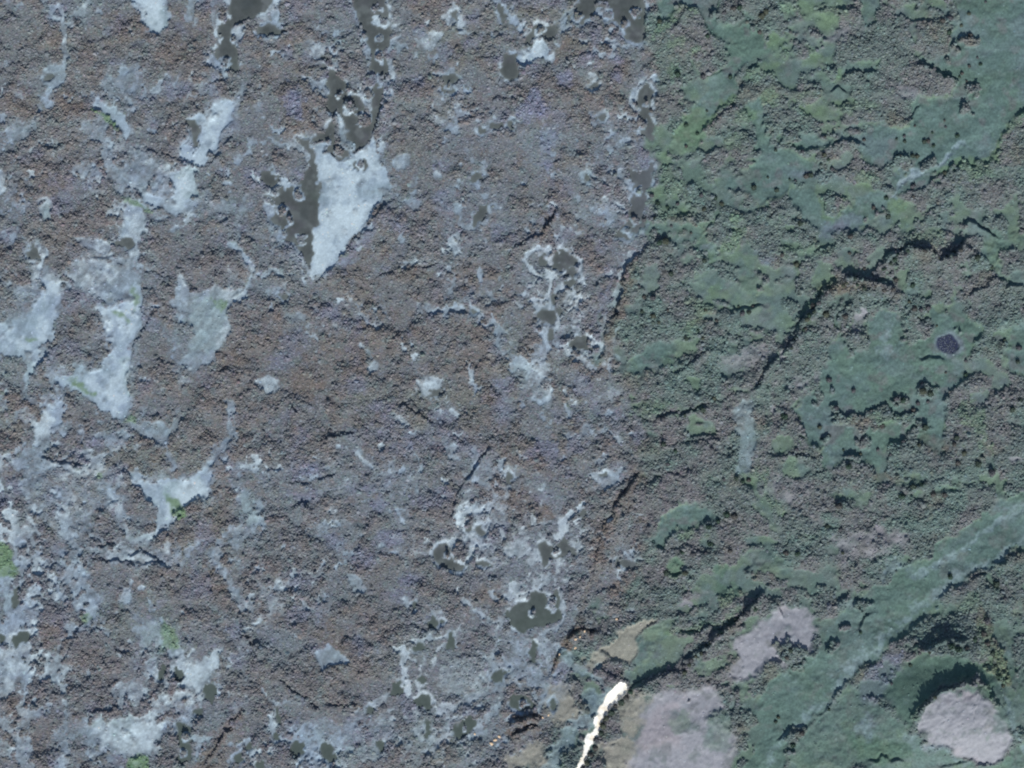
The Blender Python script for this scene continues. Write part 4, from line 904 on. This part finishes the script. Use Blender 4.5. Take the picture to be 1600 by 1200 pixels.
# ------------------------------------------------------------------ bushes one can tell apart
BUSHES = """1540,2,2 1514,20,3 1502,38,3 1484,26,5 1472,30,5 1516,53,5 1482,48,5 1527,89,2 1532,99,3 1514,102,3 1503,113,3 1499,119,2 1510,126,2 1476,187,2 1478,197,2 1496,210,4 1457,206,2 1413,211,3 1414,219,3 1401,216,2 1350,217,3 1340,204,2 1429,196,2 1444,219,4 1451,218,4 1459,226,3 1426,241,4 1433,242,4 1402,242,4 1408,243,3 1288,213,3 1253,236,4 1287,240,4 1294,248,3 1283,256,2 1212,233,3 1214,295,4 1260,272,5 1267,271,5 1300,262,4 1243,281,2 1234,279,2 1200,276,2 1427,288,5 1477,268,4
1018,303,4 1028,315,4 1043,322,3 1059,317,3 1095,303,4 1118,307,4 1128,316,4 1100,325,4 1023,340,3 1049,352,2 1080,363,2 1030,377,5 1040,374,6 1048,425,5 1100,405,4 998,446,3 1006,462,4 1020,463,5 1003,485,3 1020,491,5 1043,483,3 1029,502,3 1154,478,2 1177,477,3 1102,483,3 1120,499,3 1160,487,5 1170,486,4 1098,527,3 1072,527,4 1090,515,3
1145,12,5 1155,10,5 1131,19,4 1190,22,6 1197,16,5 1187,48,4 1030,32,4 1105,55,4 1058,113,6 1098,117,5 1072,193,4 1090,207,3 1072,227,3 1105,172,2 1178,290,5 1141,118,4
1035,652,5 1070,647,4 1098,637,6 1115,620,4 1043,723,4 1036,691,5 1055,702,4 1112,700,3 1145,707,2 1130,747,3 1150,745,4 1160,750,4 1170,748,4 1135,800,6 1147,803,6 1107,820,5 1122,812,4 1110,847,5 1065,860,4 1083,863,5 1102,862,4 1140,858,4 1040,892,5 1070,892,5
1334,608,4 1225,647,6 1249,653,2 1306,635,5 1400,620,5 1410,623,5 1441,608,6 1452,611,6 1434,628,4 1450,626,3 1427,638,4 1445,664,6 1281,665,4 1285,685,4 1295,680,4 1362,640,4 1378,663,5 1411,688,4 1436,693,4 1318,702,2 1372,701,3 1391,709,2 1345,708,3 1325,726,5 1349,685,5 1244,700,4 1245,712,3 1493,681,5 1490,692,4 1505,705,5 1495,720,5 1527,722,6 1548,735,6 1425,757,6 1440,755,6 1408,772,6 1457,769,5 1475,770,5 1310,787,6 1292,820,4 1313,825,4 1316,862,3 1228,861,5 1245,862,5 1484,898,5 1580,637,5 1592,623,4
1344,986,3 1294,1106,3 1216,1119,3 1212,1126,3 1252,1142,5 1238,1160,5 1420,1036,3 1391,1065,3 1555,908,6 1567,932,4 1562,1066,4 1234,1013,4 1228,1024,4 1539,965,6 1533,985,6 1538,1000,5 1546,1015,5 1551,1035,5 1555,1050,5 1481,1003,6 1492,1008,6 1505,1008,5 1519,994,5
1365,322,4 1385,307,4 1427,306,3 1388,335,5 1250,347,5 1328,367,5 1351,418,3 1328,394,3 1222,396,4 1245,410,5 1400,435,5 1425,443,5 1420,470,3 1428,480,5 1438,482,4 1450,478,5 1464,508,2 1525,400,6 1290,488,6 1303,508,2 1320,492,5 1478,581,2 1509,583,4 1509,562,3 1592,541,5 1590,563,4 1570,530,3 1440,597,4 1295,591,5 1550,416,3
985,1078,5 979,1087,5 971,1094,6 962,1101,5 955,1110,6 947,1119,5 942,1130,6 939,1142,5 933,1153,6 930,1166,5 922,1176,6 917,1188,5 910,1197,5"""
bl = [tuple(float(k) for k in t.split(',')) for t in BUSHES.split()]
EDGE = [[(1232, 545), (1244, 528), (1258, 503), (1270, 479), (1286, 459), (1310, 444)], [(1312, 442), (1330, 434), (1346, 444), (1372, 447), (1394, 448)], [(1374, 424), (1396, 400), (1420, 390), (1450, 396), (1468, 404)], [(1470, 408), (1490, 396), (1506, 378)], [(1065, 1046), (1086, 1024), (1110, 1004), (1131, 988), (1147, 973), (1167, 953), (1187, 933)], [(1440, 1086), (1455, 1078)], [(1420, 1014), (1450, 1012)]]
for P in EDGE:
    for (ax, ay), (bx, by) in zip(P, P[1:]):
        n = max(1, int(math.dist((ax, ay), (bx, by)) / 7.5))
        for k in range(n):
            f = (k + rng.uniform(.1, .9)) / n; bl.append((round(ax + (bx - ax) * f + rng.uniform(-3, 3)), round(ay + (by - ay) * f + rng.uniform(-4, 5)), float(rng.choice([2.5, 3, 3.5, 4, 4.5]))))
def bush_mesh(seed, base):
    g = np.random.default_rng(seed); V = []; Fc = []; C = []
    na, nr = 9, 4
    for i in range(nr):
        f = i / nr; rad = math.cos(f * math.pi / 2) ** 0.7; zz = math.sin(f * math.pi / 2)
        for j in range(na):
            a = 2 * math.pi * (j + 0.5 * (i % 2)) / na + g.uniform(-.18, .18); q = g.uniform(.72, 1.12)
            V.append((rad * q * math.cos(a), rad * q * math.sin(a), zz * g.uniform(.85, 1.15) - (0.12 if i == 0 else 0))); C.append(g.uniform(.75, 1.2))
    V.append((g.uniform(-.1, .1), g.uniform(-.1, .1), 1.02)); C.append(1.1)
    for i in range(nr - 1):
        for j in range(na):
            a = i * na + j; b = i * na + (j + 1) % na; c_ = a + na; d = b + na; Fc += [(a, b, c_), (b, d, c_)]
    for j in range(na): Fc.append(((nr - 1) * na + j, (nr - 1) * na + (j + 1) % na, nr * na))
    for k in range(70):                    # leafy sprays standing out of the crown
        a = g.uniform(0, 6.28); f = g.uniform(0.05, 1.0); e = math.acos(f); q = g.uniform(.92, 1.12)
        p = np.array([math.cos(a) * math.sin(e) * q, math.sin(a) * math.sin(e) * q, math.cos(e) * q]); s_ = g.uniform(.10, .22); n0 = len(V)
        for _ in range(3): V.append(tuple(p + g.normal(0, 1, 3) * s_)); C.append(0)
        cc = g.uniform(.7, 1.4); C[-3:] = [cc] * 3; Fc.append((n0, n0 + 1, n0 + 2))
    col = np.array(C, np.float32)[:, None] * base[None, :]
    me = mesh_from('bush', np.array(V, np.float32), np.array(Fc), 3, col, M_shrub); d = me.data; bpy.data.objects.remove(me); return d
BASES = [lin((70, 82, 74)), lin((84, 84, 82)), lin((64, 82, 72)), lin((88, 90, 94)), lin((78, 84, 74))]
ADJ = ['dull green', 'brown', 'dark green', 'mauve-grey', 'olive']
protos = [bush_mesh(100 + i, BASES[i]) for i in range(5)]
kinds = [int(abs(hash((round(b[0]), round(b[1]))))) % 5 for b in bl]
blabels = label_all([(b[0], b[1], 'tiny' if b[2] <= 2 else 'small' if b[2] <= 4 else 'broad') for i, b in enumerate(bl)], 'bush')
for i, (bu, bv, br) in enumerate(bl):
    o = bpy.data.objects.new('bush', protos[kinds[i]]); COL.objects.link(o)
    rad = br * S * 0.8 + 0.22; z = float(at(h, np.array([bu]), np.array([bv]))[0])
    o.location = ((bu - 800) * S, (600 - (bv + br * 0.6)) * S, z - 0.1); o.scale = (rad * 1.05, rad * 0.95, rad * 1.05); o.rotation_euler = (0, 0, rng.uniform(0, 6.28))
    set_props(o, blabels[i], 'bush', 'bushes on the meadows and scrub')

# ------------------------------------------------------------------ loose pale boulders by the scarps
BOULD = [(768, 1162, 5), (774, 1156, 5), (780, 1151, 4), (899, 998, 4), (906, 994, 3), (913, 985, 3), (899, 1012, 4), (874, 1022, 3), (963, 967, 4), (742, 1147, 3), (848, 1121, 3), (857, 1117, 3)]
M_bould = material('boulder_stone', noise=0.15, scale=0.9, bump=0.6)
def boulder(seed):
    g = np.random.default_rng(seed); V = []; Fc = []; na = 7
    for i, (f, zz) in enumerate(((1, -.2), (1.05, .25), (.75, .7))):
        for j in range(na):
            a = 2 * math.pi * j / na + g.uniform(-.2, .2); q = f * g.uniform(.75, 1.15); V.append((q * math.cos(a), q * math.sin(a), zz + g.uniform(-.1, .1)))
    V.append((0, 0, .8))
    for i in range(2):
        for j in range(na): a = i * na + j; b = i * na + (j + 1) % na; Fc += [(a, b, a + na), (b, b + na, a + na)]
    for j in range(na): Fc.append((2 * na + j, 2 * na + (j + 1) % na, 3 * na))
    t = mesh_from('boulder', np.array(V, np.float32), np.array(Fc), 3, np.repeat(lin((226, 200, 168))[None], len(V), 0), M_bould); d = t.data; bpy.data.objects.remove(t); return d
bm_ = [boulder(5 + i) for i in range(3)]
rl = label_all([(b[0], b[1], 'cream') for b in BOULD], 'boulder')
for i, (bu, bv, br) in enumerate(BOULD):
    o = bpy.data.objects.new('boulder', bm_[i % 3]); COL.objects.link(o); z = float(at(h, np.array([bu]), np.array([bv]))[0])
    o.location = ((bu - 800) * S, (600 - bv) * S, z); o.scale = (br * S * .7, br * S * .5, br * S * .5); o.rotation_euler = (0, 0, rng.uniform(0, 3))
    set_props(o, rl[i], 'boulder', 'cream boulders along the scarps')
# sedge tufts standing in the round pond
a = rng.uniform(0, 6.28, 110); q = np.sqrt(rng.uniform(0, 1, 110)) * 14
pu, pv = 1480 + q * np.cos(a), 538 + q * np.sin(a)
scrub('sedge', 'grey sedge tufts speckling the round dark pond', 'sedge', pu, pv, np.full(110, .5), np.full(110, .45), np.repeat(lin((100, 108, 120))[None], 110, 0) * rng.uniform(.5, 1.3, (110, 1)))
